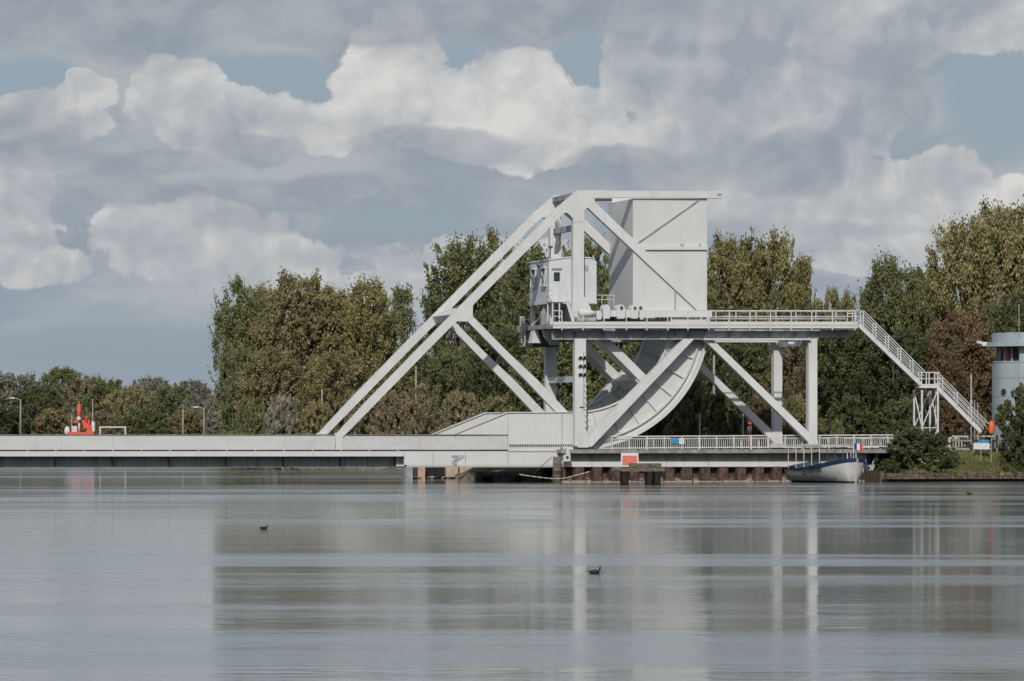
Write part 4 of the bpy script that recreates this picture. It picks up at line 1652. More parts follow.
a_box(bm, p0.x - .5, p0.x + .1, p0.y - .15, p0.y + .15, p0.z - .05, p0.z + .35)
a_bar(bm, (p0.x - .4, p0.y, p0.z + .2), (p0.x - 1.0, p0.y - .3, p0.z + .35), .26)
from_bm('camera_unit', bm, 'board_white', tw)

lb_ = thing('lifebuoy_case', 'orange lifebuoy case on a post beside the control tower', 'lifebuoy', (at(991.5, 450, 428).x, 428, gz(at(991.5, 450, 428).x, 428)), 0)
zb = lb_.location.z
bm = BM()
a_tube(bm, [(0, 0, -.3), (0, 0, tz(421, 428) - zb)], .06, 8)
from_bm('post', bm, 'pole_wood', lb_)
bm = BM()
zc = (tz(421, 428) + tz(434.5, 428)) / 2 - zb
bmesh.ops.create_uvsphere(bm, u_segments=14, v_segments=10, radius=1.0)
for v in bm.verts:
    v.co = Vector((v.co.x * .30, v.co.y * .2 - .16, math.copysign(abs(v.co.z) ** .55, v.co.z) * .68 + zc))
from_bm('case', bm, 'orange_plastic', lb_, True)

ib = thing('information_board', 'white information board with a blue header on the grassy bank', 'sign', (at(981, 450, 428).x, 428, 0), R(4))
gx2 = ib.location.x
def il(u, v):
    return ((u - 512) * 428 / F - gx2, CAMZ - (v - HZ) * 428 / F)
bm = BM()
a, b = il(973.5, 449.2), il(989.6, 443)
a_box(bm, a[0], b[0], 0, .08, a[1], b[1])
from_bm('board', bm, 'board_white', ib)
bm = BM()
a, b = il(976, 442.9), il(988.6, 440)
a_prism(bm, [(a[0], a[1]), (b[0], a[1]), (b[0], b[1]), (b[0] - .25, b[1] + .05), (b[0] - .5, b[1] - .06), (a[0] + .3, b[1])], .0, .07)
from_bm('header', bm, 'board_blue', ib)
bm = BM()
a = il(981, 449)
a_bar(bm, (a[0], .12, gz(gx2, 428) - .2), (a[0], .12, a[1] + .5), .1)
from_bm('post', bm, 'pole_wood', ib)

# low concrete wall and timber rail near the tower
cwl = thing('garden_wall', 'low pale concrete wall behind the information board', 'wall', tuple(W(sz(972, 450, 1.0)[0], 1.0, 0)), TH)
bm = BM()
a_prism(bm, [(-2.6, 2.4), (2.3, 2.4), (2.3, 3.75), (-.2, 3.75), (-2.6, 3.15)], 0, .3)
from_bm('wall', bm, 'pale_concrete', cwl)
bm = BM()
a_box(bm, 2.35, 7.5, -.2, .4, 2.2, 2.95)
from_bm('plinth', bm, 'pale_concrete', cwl)
bm = BM()
for k in range(9):
    a_box(bm, -2.4 + k * .32, -2.3 + k * .32, .1, .2, 3.1, 4.5)
from_bm('picket_bars', bm, 'rail_cream', cwl)
tf = thing('timber_rail_fence', 'brown timber rail fence in front of the control tower', 'fence', tuple(W(sz(985, 440, -.4)[0], -.4, 0)), TH)
bm = BM()
a_box(bm, -3.6, 4.2, -.06, .06, 4.02, 4.2)
from_bm('rail', bm, 'pole_wood', tf)
bm = BM()
a_box(bm, -3.6, 1.0, -.06, .06, 4.5, 4.62)
from_bm('rail', bm, 'rail_cream', tf)
for x in (-3.4, -1.2, .9, 1.35, 3.9):
    bm = BM()
    a_box(bm, x - .09, x + .09, .07, .2, 2.3, 4.66)
    from_bm('fence_post', bm, 'pole_wood', tf)
mp = thing('thin_mast', 'thin grey mast between the staircase and the control tower', 'mast', (at(971.2, 440, 437).x, 437, 2.4), 0)
bm = BM()
a_tube(bm, [(0, 0, 0), (0, 0, tz(373.5, 437) - 2.4)], [.09, .06], 8)
from_bm('shaft', bm, 'lamp_grey', mp, True)
bm = BM()
a_box(bm, -.12, .12, -.1, .1, tz(404, 437) - 2.4, tz(400, 437) - 2.4)
from_bm('junction_box', bm, 'lamp_grey', mp)
for i, u in enumerate((974.6, 977.8)):
    o = thing('flag_pole', ['shorter of the thin poles, next to the grey mast', 'shortest thin pole standing right of the grey mast'][i], 'pole', (at(u, 440, 438).x, 438, 2.4), 0)
    bm = BM()
    a_tube(bm, [(0, 0, 0), (0, 0, tz(400 + 3 * i, 438) - 2.4)], .05, 6)
    from_bm('shaft', bm, 'lamp_grey', o)
    bm = BM()
    a_tube(bm, [(0, 0, tz(400 + 3 * i, 438) - 2.4), (0, 0, tz(400 + 3 * i, 438) - 2.33)], .07, 6)
    from_bm('cap', bm, 'dark_steel', o)

# road sign post, banded marker, parked car and small brick building behind the railing
mk = thing('banded_marker', 'red and white banded marker post behind the road railing', 'marker', tuple(W(sz(749.5, 440, 13)[0], 13, 2.6)), TH)
for k in range(6):
    bm = BM()
    a_tube(bm, [(0, 0, k * .60), (0, 0, .598 + k * .60)], .24, 12)
    from_bm('band', bm, 'red_paint' if k % 2 else 'board_white', mk, True)
bm = BM()
a_tube(bm, [(0, 0, 3.6), (0, 0, 3.75)], [.24, .10], 12)
from_bm('cap', bm, 'red_paint', mk)
for (u, v0, t_, lab) in ((743, 414.5, 12.5, 'thin grey post left of the red and white marker'), (699.8, 414, 12.5, 'slim grey post behind the railing near the quadrant')):
    o = thing('slim_post', lab, 'post', tuple(W(sz(u, 440, t_)[0], t_, 2.6)), TH)
    zt = sz(u, v0, t_)[1] - 2.6
    bm = BM()
    a_tube(bm, [(0, 0, 0), (0, 0, zt)], .09, 8)
    from_bm('shaft', bm, 'lamp_grey', o)
    bm = BM()
    a_tube(bm, [(0, 0, zt), (0, 0, zt + .06)], .11, 8)
    from_bm('cap', bm, 'lamp_grey', o)

car = thing('parked_car', 'dark parked car behind the railing left of the outer post', 'car', tuple(W(sz(797, 440, 14.5)[0], 14.5, 2.75)), TH)
bm = BM()
a_prism(bm, [(-2.1, .30), (2.1, .30), (2.15, .75), (1.9, .92), (1.0, 1.0), (-1.5, 1.0), (-2.05, .92), (-2.15, .6)], 0, 1.75)
bmesh.ops.bevel(bm, geom=bm.edges[:], offset=.06, segments=2, affect='EDGES')
from_bm('body', bm, 'car_dark', car, True)
bm = BM()
a_prism(bm, [(-1.55, 1.0), (1.05, 1.0), (.45, 1.48), (-1.0, 1.5)], .12, 1.63)
bmesh.ops.bevel(bm, geom=bm.edges[:], offset=.05, segments=2, affect='EDGES')
from_bm('greenhouse', bm, 'glass_dark', car, True)
for x in (-1.35, 1.35):
    for y in (.02, 1.55):
        bm = BM()
        a_tube(bm, [(x, y, .33), (x, y + .2, .33)], .33, 16)
        wh = from_bm('wheel', bm, 'tyre', car)
        bm = BM()
        a_tube(bm, [(x, y - .01, .33), (x, y + .01, .33)], .19, 12)
        from_bm('rim', bm, 'grey_steel', wh)
for x in (-2.13, 2.13):
    bm = BM()
    a_box(bm, x - .04, x + .04, .1, .4, .62, .78)
    from_bm('headlight' if x > 0 else 'tail_light', bm, 'board_white' if x > 0 else 'red_paint', car)

# ------------------------------------------------------------------ far left: lamps, poles, red boat, gantry
def lamp(u, v, Y, label, arm=-1, wood=False, name='street_lamp'):
    p = at(u, v, Y)
    zg_ = gz(p.x, Y)
    o = thing(name, label, 'lamp' if not wood else 'pole', (p.x, Y, zg_), 0)
    h = p.z - zg_
    bm = BM()
    a_tube(bm, [(0, 0, -.3), (0, 0, h * .5), (0, 0, h)], [.19, .16, .12], 8)
    from_bm('shaft', bm, 'pole_wood', o, True)
    if not wood:
        bm = BM()
        a_tube(bm, [(0, 0, h - .2), (arm * .6, 0, h + .10), (arm * 1.1, 0, h + .14)], .06, 6)
        from_bm('arm', bm, 'lamp_grey', o, True)
        bm = BM()
        a_prism(bm, [(arm * .9, h + .05), (arm * 1.9, h + .1), (arm * 1.9, h + .22), (arm * 1.1, h + .32)], -.16, .16)
        from_bm('lamp_head', bm, 'board_white', o)
    else:
        bm = BM()
        a_tube(bm, [(0, 0, h), (0, 0, h + .1)], [.14, .05], 8)
        from_bm('pole_cap', bm, 'dark_steel', o)


lamp(20.5, 399, 700, 'tall street lamp at the far left above the parapet')
lamp(241.5, 378, 610, 'tall street lamp in front of the left edge of the olive trees')
lamp(204, 408, 720, 'short street lamp just left of the tall poplar group')
lamp(322, 389, 590, 'bare wooden pole left of the foot of the main diagonal', wood=True, name='wooden_pole')
lamp(416, 366, 560, 'tall bare wooden pole between the diagonal and the sloped girder', wood=True, name='wooden_pole')
lamp(183, 409, 720, 'plain brown pole left of the short street lamp', wood=True, name='wooden_pole')
lamp(714, 355, 470, 'brown utility pole standing behind the curved quadrant', wood=True, name='wooden_pole')

RY = 640.0
rb_ = thing('red_workboat', 'red workboat with a tall red mast beyond the parapet', 'boat', (at(82, 436, RY).x, RY, 0), 0)
rx = rb_.location.x
def rl_(u, v):
    return ((u - 512) * RY / F - rx, CAMZ - (v - HZ) * RY / F)
def rbox(name, u0, u1, v0, v1, y0, y1, mt, bev=0):
    bm = BM()
    a, b = rl_(u0, v1), rl_(u1, v0)
    a_box(bm, a[0], b[0], y0, y1, a[1], b[1])
    if bev:
        bmesh.ops.bevel(bm, geom=bm.edges[:], offset=bev, segments=2, affect='EDGES')
    return from_bm(name, bm, mt, rb_)
bm = BM()
a_prism(bm, [(-2.0, -.5), (2.0, -.5), (2.6, 2.6), (-2.4, 2.6)], -4, 6)
from_bm('hull', bm, 'hull_navy', rb_)
rbox('deckhouse', 70, 96, 431.8, 436.5, -3, 3, 'red_paint', .08)
rbox('lower_house', 70.6, 95.4, 436.6, 448, -2.9, 2.9, 'grey_steel')
rbox('white_cabin', 92, 95.2, 421.5, 431.8, -1, 1, 'board_white', .06)
rbox('crane_arm', 74, 90, 420.2, 423, -.6, .2, 'red_paint')
rbox('crane_seat', 84, 90.5, 423, 428, -1.2, -.6, 'red_paint')
rbox('red_locker', 88, 92, 425, 432, -1.6, -.9, 'red_paint')
rbox('rail_box', 73, 78, 426, 432, -1.5, 0, 'boat_canvas')
for (u, v0, v1, r_, mt, nm) in ((79.7, 404.5, 420, .34, 'red_paint', 'mast'), (79.7, 419.8, 432, .17, 'board_white', 'mast_foot'), (87.2, 415, 422, .14, 'red_paint', 'searchlight_post'), (79.7, 401.5, 404.5, .07, 'grey_steel', 'mast_top')):
    bm = BM()
    a, b = rl_(u, v1), rl_(u, v0)
    a_tube(bm, [(a[0], -.9, a[1]), (b[0], -.9, b[1])], [r_, r_ * .8], 10)
    from_bm(nm, bm, mt, rb_, True)
bm = BM()
a = rl_(79.7, 418.8)
bmesh.ops.create_uvsphere(bm, u_segments=12, v_segments=8, radius=.36)
for v in bm.verts:
    v.co += Vector((a[0], -1.35, a[1]))
from_bm('floodlight', bm, 'board_white', rb_, True)
for (u, v0) in ((71.5, 414.6), (92.4, 399)):
    bm = BM()
    a, b = rl_(u, 432), rl_(u, v0)
    a_tube(bm, [(a[0], .5, a[1]), (b[0], .5, b[1])], .05, 5)
    from_bm('whip_aerial', bm, 'rail_cream', rb_)
bm = BM()
a = rl_(68.6, 432)
bmesh.ops.create_uvsphere(bm, u_segments=12, v_segments=8, radius=.45)
for v in bm.verts:
    v.co = Vector((v.co.x + a[0], v.co.y - 2, v.co.z * 1.6 + a[1] + .15))
from_bm('white_fender', bm, 'board_white', rb_, True)
gt = thing('barrier_frame', 'white goalpost shaped height barrier right of the red workboat', 'barrier', (at(107, 436, 690).x, 700, 0), 0)
hx = 12.6 * 700 / F
zt = CAMZ - (426.6 - HZ) * 700 / F
for x in (-hx, hx):
    bm = BM()
    a_box(bm, x - .12, x + .12, -.1, .1, 1.0, zt - .2)
    from_bm('upright', bm, 'rail_cream', gt)
bm = BM()
a_box(bm, -hx - .12, hx + .12, -.1, .1, zt - .198, zt + .02)
from_bm('crossbar', bm, 'rail_cream', gt)

# ------------------------------------------------------------------ water birds
def bird(u, v, face, label, kind='duck'):
    Y = F * CAMZ / (v - HZ)
    p = at(u, v, Y)
    o = thing('water_bird', label, 'bird', (p.x, p.y, 0), 0 if face > 0 else R(180))
    bm = BM()
    pts = [(-.24, .0, .09), (-.17, 0, .06), (-.06, 0, .05), (.06, 0, .05), (.13, 0, .06), (.165, 0, .12), (.17, 0, .19), (.185, 0, .235), (.215, 0, .235)]
    rr = [.012, .05, .085, .085, .06, .036, .032, .040, .022]
    a_tube(bm, pts, rr, 10)
    from_bm('body', bm, 'bird_black', o, True)
    bm = BM()
    a_tube(bm, [(.215, 0, .232), (.265, 0, .222)], [.018, .006], 6)
    from_bm('beak', bm, 'bird_beak', o)


bird(595, 573.5, 1, 'black coot swimming in the middle of the open water')
bird(264, 529, 1, 'small dark duck on the water left of the centre')
bird(969, 494, -1, 'tiny dark duck near the right bank')

# ------------------------------------------------------------------ trees
def tree_meshes(seed, H, kind, nclump, nleaf, leaf):
    rng = np.random.default_rng(seed)
    ph = rng.uniform(0, 6.28, 8)

    def prof(h):
        if kind == 'poplar':
            return .22 * H * np.sin(np.pi * np.clip((h - .04) / .98, 0, 1) ** .75) ** .7 * (1 - .25 * h) + .01 * H
        if kind == 'round':
            return .36 * H * np.sqrt(np.clip(1 - ((h - .54) / .50) ** 2, 0, 1)) + .01 * H
        if kind == 'wide':
            return .46 * H * np.clip(1 - np.abs((h - .5) / .54) ** 2.4, 0, 1) ** .6 + .02 * H
        if kind == 'tall':
            return .27 * H * np.clip(1 - np.abs((h - .52) / .50) ** 2.2, 0, 1) ** .7 + .01 * H
        return .62 * H * np.sqrt(np.clip(1 - (h / 1.02) ** 2.2, 0, 1))          # bush dome to the ground
    h0 = {'poplar': .10, 'round': .12, 'wide': .06, 'tall': .08}.get(kind, .0)
    hs = []
    while len(hs) < nclump:
        h = rng.uniform(h0, .985)
        if rng.uniform() < (prof(h) / (.5 * H)) ** .8 + .12:
            hs.append(h)
    hs = np.array(hs)
    ang = rng.uniform(0, 2 * np.pi, nclump)
    rad = np.sqrt(rng.uniform(.12, 1, nclump))
    lobes = 1 + .16 * np.sin(3 * ang + ph[0] + 4 * hs) + .13 * np.sin(2 * ang + ph[1] - 7 * hs) + .12 * np.sin(11 * hs + ph[2] + ang)
    r = prof(hs) * rad * lobes
    C = np.stack([r * np.cos(ang), r * np.sin(ang), hs * H], 1)
    cr = H * rng.uniform(.040, .085, nclump) * (1.25 - .35 * rad)
    # shoots that stick out of the outline
    ns = int(nclump * .45)
    hsh = rng.uniform(max(.25, h0), .95, ns)
    an2 = rng.uniform(0, 2 * np.pi, ns)
    lob2 = 1 + .16 * np.sin(3 * an2 + ph[0] + 4 * hsh) + .13 * np.sin(2 * an2 + ph[1] - 7 * hsh)
    rs = prof(np.minimum(hsh, .97)) * lob2 * rng.uniform(.92, 1.14, ns)
    C2 = np.stack([rs * np.cos(an2), rs * np.sin(an2), hsh * H + rng.uniform(-.01, .035, ns) * H], 1)
    C = np.concatenate([C, C2])
    cr = np.concatenate([cr, H * rng.uniform(.016, .036, ns)])
    cnt = np.concatenate([np.full(nclump, nleaf), np.full(ns, max(8, nleaf // 5))])
    idx = np.repeat(np.arange(len(C)), cnt)
    n = len(idx)
    d = rng.normal(size=(n, 3))
    d /= np.linalg.norm(d, axis=1)[:, None]
    rr = np.minimum(np.abs(rng.normal(size=n)) * .45 + .18, 1.05)
    # every clump is drawn out along its own branch, outwards and upwards
    bd = C * np.array([1, 1, 0])
    bd /= np.linalg.norm(bd, axis=1)[:, None] + 1e-6
    bd = bd * .6 + np.array([0, 0, .9 if kind in ('poplar', 'tall') else .5]) + rng.normal(size=C.shape) * .35
    bd /= np.linalg.norm(bd, axis=1)[:, None]
    el = np.concatenate([rng.uniform(1.5, 2.1, nclump), rng.uniform(2.2, 3.2, ns)])
    off = d * (rr * cr[idx])[:, None] * .85
    along = (off * bd[idx]).sum(1)
    P = C[idx] + off + bd[idx] * (along * (el[idx] - 1))[:, None]
    P[:, 2] = np.maximum(P[:, 2], .05)
    # leaf orientation: outwards with much scatter
    nr = d * .8 + rng.normal(size=(n, 3)) * .7 + np.array([0, 0, .35])
    nr /= np.linalg.norm(nr, axis=1)[:, None]
    ref = rng.normal(size=(n, 3))
    a = np.cross(nr, ref)
    a /= np.linalg.norm(a, axis=1)[:, None] + 1e-9
    b = np.cross(nr, a)
    L = leaf * rng.uniform(.6, 1.35, n)[:, None]
    a, b = a * L, b * L * .62
    V = np.stack([P - a, P - b + a * .15, P + a, P + b + a * .15], 1).reshape(-1, 3)
    Fc = np.arange(n * 4).reshape(-1, 4)
    me = bpy.data.meshes.new('crown')
    me.vertices.add(len(V))
    me.vertices.foreach_set('co', V.ravel())
    me.loops.add(n * 4)
    me.loops.foreach_set('vertex_index', Fc.ravel())
    me.polygons.add(n)
    me.polygons.foreach_set('loop_start', np.arange(n) * 4)
    ctint = rng.uniform(.1, .9, len(C))
    tint = np.clip(ctint[idx] + rng.normal(size=n) * .18, 0, 1)
    at_ = me.attributes.new('tint', 'FLOAT', 'FACE')
    at_.data.foreach_set('value', tint.astype(np.float32))
    me.materials.append(MATS['leaf_green'])
    me.update()
    me.validate()
    # trunk with limbs reaching into the clumps
    bm = BM()
    rt = H * .016 + .06
    lean = rng.normal(size=2) * .02 * H
    top = .86
    def axis(h):
        return Vector((lean[0] * h * h, lean[1] * h * h, h * H))
    a_tube(bm, [axis(k) for k in (-.02, .03, .2, .4, .6, top)], [rt * 1.5, rt * 1.1, rt * .9, rt * .65, rt * .4, rt * .12], 8)
    pick = rng.choice(nclump, min(nclump, 46), replace=False)
    for i in pick:
        c = Vector(C[i])
        hb = max(.08, c.z / H - .12 - .25 * rng.uniform())
        p0 = axis(min(hb, .8))
        mid = p0.lerp(c, .5) + Vector((0, 0, -.02 * H))
        r_ = rt * .34 * (1 - hb * .6)
        a_tube(bm, [p0, mid, c], [r_, r_ * .6, r_ * .15], 5, cap=False)
    bmesh.ops.recalc_face_normals(bm, faces=bm.faces)
    mt = bpy.data.meshes.new('trunk')
    bm.to_mesh(mt)
    bm.free()
    mt.materials.append(MATS['bark'])
    return mt, me


PROTO = {
    'poplar': [tree_meshes(11, 22, 'poplar', 170, 150, .23), tree_meshes(12, 22, 'poplar', 110, 130, .23)],
    'tall': [tree_meshes(21, 24, 'tall', 260, 170, .235), tree_meshes(22, 24, 'tall', 230, 170, .235), tree_meshes(23, 24, 'tall', 170, 140, .23)],
    'round': [tree_meshes(31, 20, 'round', 300, 170, .235), tree_meshes(32, 20, 'round', 260, 170, .235), tree_meshes(33, 20, 'round', 280, 170, .235)],
    'wide': [tree_meshes(41, 13, 'wide', 230, 150, .20), tree_meshes(42, 13, 'wide', 210, 150, .20)],
    'bush': [tree_meshes(51, 5, 'bush', 260, 170, .115), tree_meshes(52, 5, 'bush', 230, 160, .12)],
}
PH = {'poplar': 22, 'tall': 24, 'round': 20, 'wide': 13, 'bush': 5}
PW = {'poplar': .44, 'tall': .56, 'round': .74, 'wide': .94, 'bush': 1.26}
trng = random.Random(77)


def tree(u, vtop, Y, wpx, kind, var, mat, label, group=None, base_z=None, name='tree', cat='tree', depth=1.0):
    x = (u - 512) * Y / F
    zb_ = gz(x, Y) - .1 if base_z is None else base_z
    h = CAMZ - (vtop - HZ) * Y / F - zb_
    sc = h / PH[kind]
    wsc = (wpx * Y / F) / (PW[kind] * PH[kind])
    o = thing(name, label, cat, (x, Y, zb_), trng.uniform(0, 6.28), group)
    o.scale = (wsc, wsc, sc)
    mt, mc = PROTO[kind][var]
    link('trunk' if kind != 'bush' else 'stems', mt, o)
    c = link('crown' if kind != 'bush' else 'foliage', mc, o)
    c.material_slots[0].link = 'OBJECT'
    c.material_slots[0].material = MATS[mat]
    return o


ORD = ['first', 'second', 'third', 'fourth', 'fifth', 'sixth', 'seventh', 'eighth', 'ninth', 'tenth', 'eleventh', 'twelfth', 'thirteenth', 'fourteenth', 'fifteenth', 'sixteenth']
# far low row on the left
far_row = [(-14, 372, 800, 60, 'wide', 0, 'leaf_silver'), (18, 374, 820, 58, 'wide', 1, 'leaf_silver'), (38, 388, 770, 50, 'wide', 0, 'leaf_dark'), (62, 369, 840, 48, 'round', 0, 'leaf_green'), (88, 376, 820, 50, 'wide', 1, 'leaf_brown'), (108, 380, 800, 46, 'wide', 0, 'leaf_green'),
           (130, 388, 780, 50, 'wide', 1, 'leaf_olive'), (150, 378, 850, 52, 'wide', 0, 'leaf_silver'), (172, 386, 790, 46, 'wide', 1, 'leaf_green'), (190, 381, 830, 46, 'wide', 0, 'leaf_silver'), (205, 394, 770, 44, 'wide', 1, 'leaf_silver'), (228, 388, 740, 40, 'wide', 0, 'leaf_silver')]
for i, a in enumerate(far_row):
    tree(*a, '%s tree from the left in the low far row behind the parapet' % ORD[i], 'far trees on the left bank')
for i, (u, v, Y, w) in enumerate(((6, 408, 742, 50), (52, 410, 742, 46), (100, 412, 742, 46), (146, 409, 742, 46), (186, 410, 742, 44), (222, 412, 735, 40))):
    tree(u, v, Y, w, 'bush', i % 2, ['leaf_dark', 'leaf_olive', 'leaf_brown', 'leaf_green', 'leaf_olive', 'leaf_silver'][i], '%s undergrowth shrub from the left, low behind the parapet' % ORD[i], 'undergrowth behind the parapet', name='shrub', cat='shrub')
# olive poplar group left of the bridge
grp = 'olive trees left of the bridge'
tree(243, 279, 625, 60, 'tall', 2, 'leaf_green', 'darker green tree at the left end of the olive group', grp)
tree(262, 290, 640, 60, 'tall', 0, 'leaf_olive', 'olive tree second from the left in the tall left group', grp)
tree(300, 277, 620, 82, 'round', 0, 'leaf_olive', 'broad olive tree with the rusty top in the left group', grp)
tree(338, 290, 632, 60, 'tall', 1, 'leaf_olive', 'olive tree right of the broad rusty topped one', grp)
tree(370, 283, 622, 58, 'tall', 0, 'leaf_yellow', 'yellowish tree in the right half of the left group', grp)
tree(402, 284, 640, 40, 'poplar', 1, 'leaf_green', 'thin airy tree at the right end of the left group', grp)
tree(425, 335, 640, 44, 'tall', 1, 'leaf_green', 'lower green tree in the gap behind the main diagonal', grp)
tree(240, 345, 610, 44, 'round', 1, 'leaf_green', 'low leafy tree at the foot of the left group edge', grp)
tree(275, 350, 605, 66, 'round', 0, 'leaf_olive', 'low olive tree behind the tall street lamp', grp)
tree(335, 352, 600, 64, 'round', 1, 'leaf_olive', 'low olive tree behind the bare wooden pole', grp)
tree(390, 368, 590, 60, 'wide', 0, 'leaf_olive', 'low spreading tree behind the foot of the diagonal', grp)
for i, (u, v, Y, w, m_) in enumerate(((252, 402, 590, 50, 'leaf_green'), (283, 398, 588, 46, 'leaf_silver'), (318, 402, 585, 44, 'leaf_olive'), (358, 395, 580, 50, 'leaf_brown'), (395, 392, 570, 46, 'leaf_brown'), (430, 385, 540, 56, 'leaf_brown'), (462, 392, 510, 50, 'leaf_brown'), (495, 398, 500, 50, 'leaf_olive'))):
    tree(u, v, Y, w, 'bush', i % 2, m_, '%s shrub from the left along the bank under the left group' % ORD[i], 'bank shrubs', name='shrub', cat='shrub')
# tall trees behind the bridge
grp = 'tall trees behind the bridge'
tree(462, 241, 560, 78, 'tall', 1, 'leaf_green', 'tall green tree behind the node of the main diagonal', grp)
tree(500, 232, 570, 66, 'tall', 2, 'leaf_yellow', 'tallest tree left of the machine cabin', grp)
tree(535, 250, 545, 70, 'tall', 0, 'leaf_green', 'tree directly behind the machine cabin', grp)
tree(585, 240, 550, 74, 'round', 1, 'leaf_green', 'tree showing between the machine cabin and the counterweight', grp)
tree(560, 330, 500, 80, 'round', 0, 'leaf_green', 'lower tree seen between the two left posts', grp)
tree(500, 330, 520, 70, 'round', 1, 'leaf_dark', 'dark tree behind the paired lower struts', grp)
tree(455, 350, 530, 60, 'wide', 1, 'leaf_green', 'low green tree left of the lower struts', grp)
tree(620, 300, 500, 80, 'round', 1, 'leaf_green', 'tree seen between the radial beams and the post', grp)
tree(660, 290, 520, 80, 'round', 0, 'leaf_dark', 'dark tree hidden behind the quadrant and counterweight', grp)
tree(735, 240, 530, 74, 'round', 0, 'leaf_yellow', 'broad tree right beside the counterweight', grp)
tree(775, 236, 545, 66, 'tall', 1, 'leaf_yellow', 'tree second right of the counterweight', grp)
tree(802, 254, 540, 36, 'poplar', 1, 'leaf_yellow', 'thin tree at the right end of the walkway skyline group', grp)
tree(838, 290, 560, 50, 'round', 1, 'leaf_olive', 'low tree in the skyline dip above the walkway end', grp)
tree(700, 325, 480, 60, 'round', 1, 'leaf_dark', 'dark tree behind the top of the quadrant', grp)
tree(745, 335, 485, 70, 'round', 0, 'leaf_dark', 'dark tree behind the outer brace', grp)
tree(795, 330, 480, 62, 'round', 1, 'leaf_brown', 'brownish tree between the two outer posts', grp)
tree(845, 325, 475, 78, 'round', 0, 'leaf_dark', 'dense dark tree right of the outer post', grp)
tree(895, 330, 470, 80, 'round', 1, 'leaf_dark', 'dense dark tree under the upper stair flight', grp)
tree(890, 262, 520, 66, 'tall', 0, 'leaf_green', 'green tree above the upper stair flight', grp)
tree(925, 268, 530, 60, 'round', 1, 'leaf_green', 'green tree behind the stair landing', grp)
tree(962, 222, 515, 74, 'tall', 1, 'leaf_yellow', 'tall yellowish tree left of the tallest right one', grp)
tree(1005, 208, 525, 84, 'round', 0, 'leaf_olive', 'tallest tree at the right edge above the tower', grp)
tree(1050, 220, 520, 80, 'tall', 0, 'leaf_green', 'tree cut by the right picture edge', grp)
tree(965, 312, 478, 72, 'round', 0, 'leaf_rust', 'rust coloured autumn tree left of the control tower', grp)
tree(935, 345, 470, 60, 'round', 1, 'leaf_rust', 'smaller rust brown tree behind the stair tower', grp)
tree(1010, 300, 480, 60, 'tall', 1, 'leaf_dark', 'dark tree right behind the control tower', grp)
for i, (u, v, Y, w, m_) in enumerate(((650, 388, 455, 56, 'leaf_dark'), (690, 378, 452, 50, 'leaf_green'), (728, 388, 450, 46, 'leaf_green'), (762, 398, 450, 44, 'leaf_rust'), (800, 396, 455, 50, 'leaf_olive'), (850, 398, 455, 56, 'leaf_dark'), (900, 400, 455, 56, 'leaf_dark'), (950, 402, 455, 50, 'leaf_rust'), (600, 400, 460, 60, 'leaf_green'), (555, 405, 462, 50, 'leaf_green'))):
    tree(u, v, Y, w, 'bush', i % 2, m_, 'hedge shrub beyond the road, %s in its row' % ORD[i], 'hedge shrubs beyond the road', name='shrub', cat='shrub')
for i, (u, v, w) in enumerate(((520, 330, 90), (590, 325, 90), (660, 320, 90), (730, 330, 90), (800, 322, 90), (870, 330, 90), (940, 320, 90), (1010, 320, 90))):
    tree(u, v, 640, w, 'wide', i % 2, ['leaf_green', 'leaf_olive'][i % 2], 'backmost tree of the wood behind the bridge, %s from the left' % ORD[i], 'backmost trees of the wood')
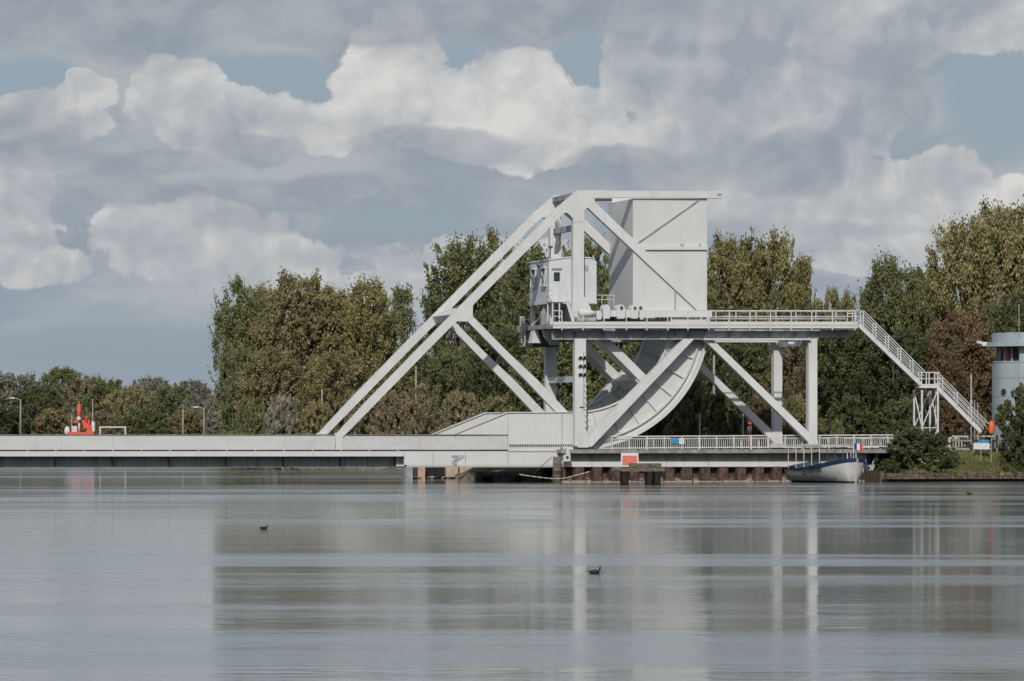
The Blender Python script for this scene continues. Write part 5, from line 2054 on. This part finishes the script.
# bushes on the right bank
tree(918, 428, 427.0, 78, 'bush', 0, 'leaf_dark', 'large round dark green bush overhanging the quay wall', base_z=.2, name='bush', cat='bush')
tree(1032, 386, 428, 66, 'bush', 1, 'leaf_dark', 'dark bush at the right picture edge before the tower', base_z=1.2, name='bush', cat='bush')
tree(838, 421, 427.4, 20, 'bush', 1, 'leaf_green', 'small upright shrub in front of the railing behind the launch', base_z=1.8, name='bush', cat='bush')
tree(890, 460, 425.5, 32, 'bush', 1, 'leaf_dark', 'small bush at the foot of the large round bush', base_z=.2, name='bush', cat='bush')
tree(952, 455, 428.0, 30, 'bush', 1, 'leaf_grass', 'low weedy bush right of the large round bush', base_z=1.0, name='bush', cat='bush')

# grass on the right bank
def grass():
    rng = np.random.default_rng(3)
    n = 26000
    s_ = rng.uniform(sz(870, 470, 0)[0], sz(1120, 470, 0)[0], n)
    t_ = rng.uniform(-6.0, 9, n)
    X = OX + s_ * CT - t_ * ST
    Y = OY + s_ * ST + t_ * CT
    Z = ground_z(X, Y)
    keep = ~((t_ > 3.0) & (Z > 2.5) & (rng.uniform(size=n) > .3))
    X, Y, Z = X[keep], Y[keep], Z[keep]
    n = len(X)
    an = rng.uniform(0, 6.28, n)
    h = rng.uniform(.12, .42, n) * (0.7 + .6 * (np.sin(X * .9) * np.sin(Y * 1.3) > 0))
    w = rng.uniform(.02, .05, n)
    dx_, dy_ = np.cos(an) * w, np.sin(an) * w
    lx, ly = rng.normal(size=n) * .1, rng.normal(size=n) * .1
    V = np.stack([np.stack([X - dx_, Y - dy_, Z - .05], 1), np.stack([X + dx_, Y + dy_, Z - .05], 1), np.stack([X + lx, Y + ly, Z + h], 1)], 1).reshape(-1, 3)
    me = bpy.data.meshes.new('grass')
    me.vertices.add(n * 3)
    me.vertices.foreach_set('co', V.ravel())
    me.loops.add(n * 3)
    me.loops.foreach_set('vertex_index', np.arange(n * 3))
    me.polygons.add(n)
    me.polygons.foreach_set('loop_start', np.arange(n) * 3)
    a_ = me.attributes.new('tint', 'FLOAT', 'FACE')
    a_.data.foreach_set('value', rng.uniform(0, 1, n).astype(np.float32))
    me.materials.append(MATS['leaf_grass'])
    me.update()
    me.validate()
    o = link('bank_grass', me)
    tag(o, 'rough green and yellow grass on the sloping right bank', 'grass', kind='stuff')


grass()
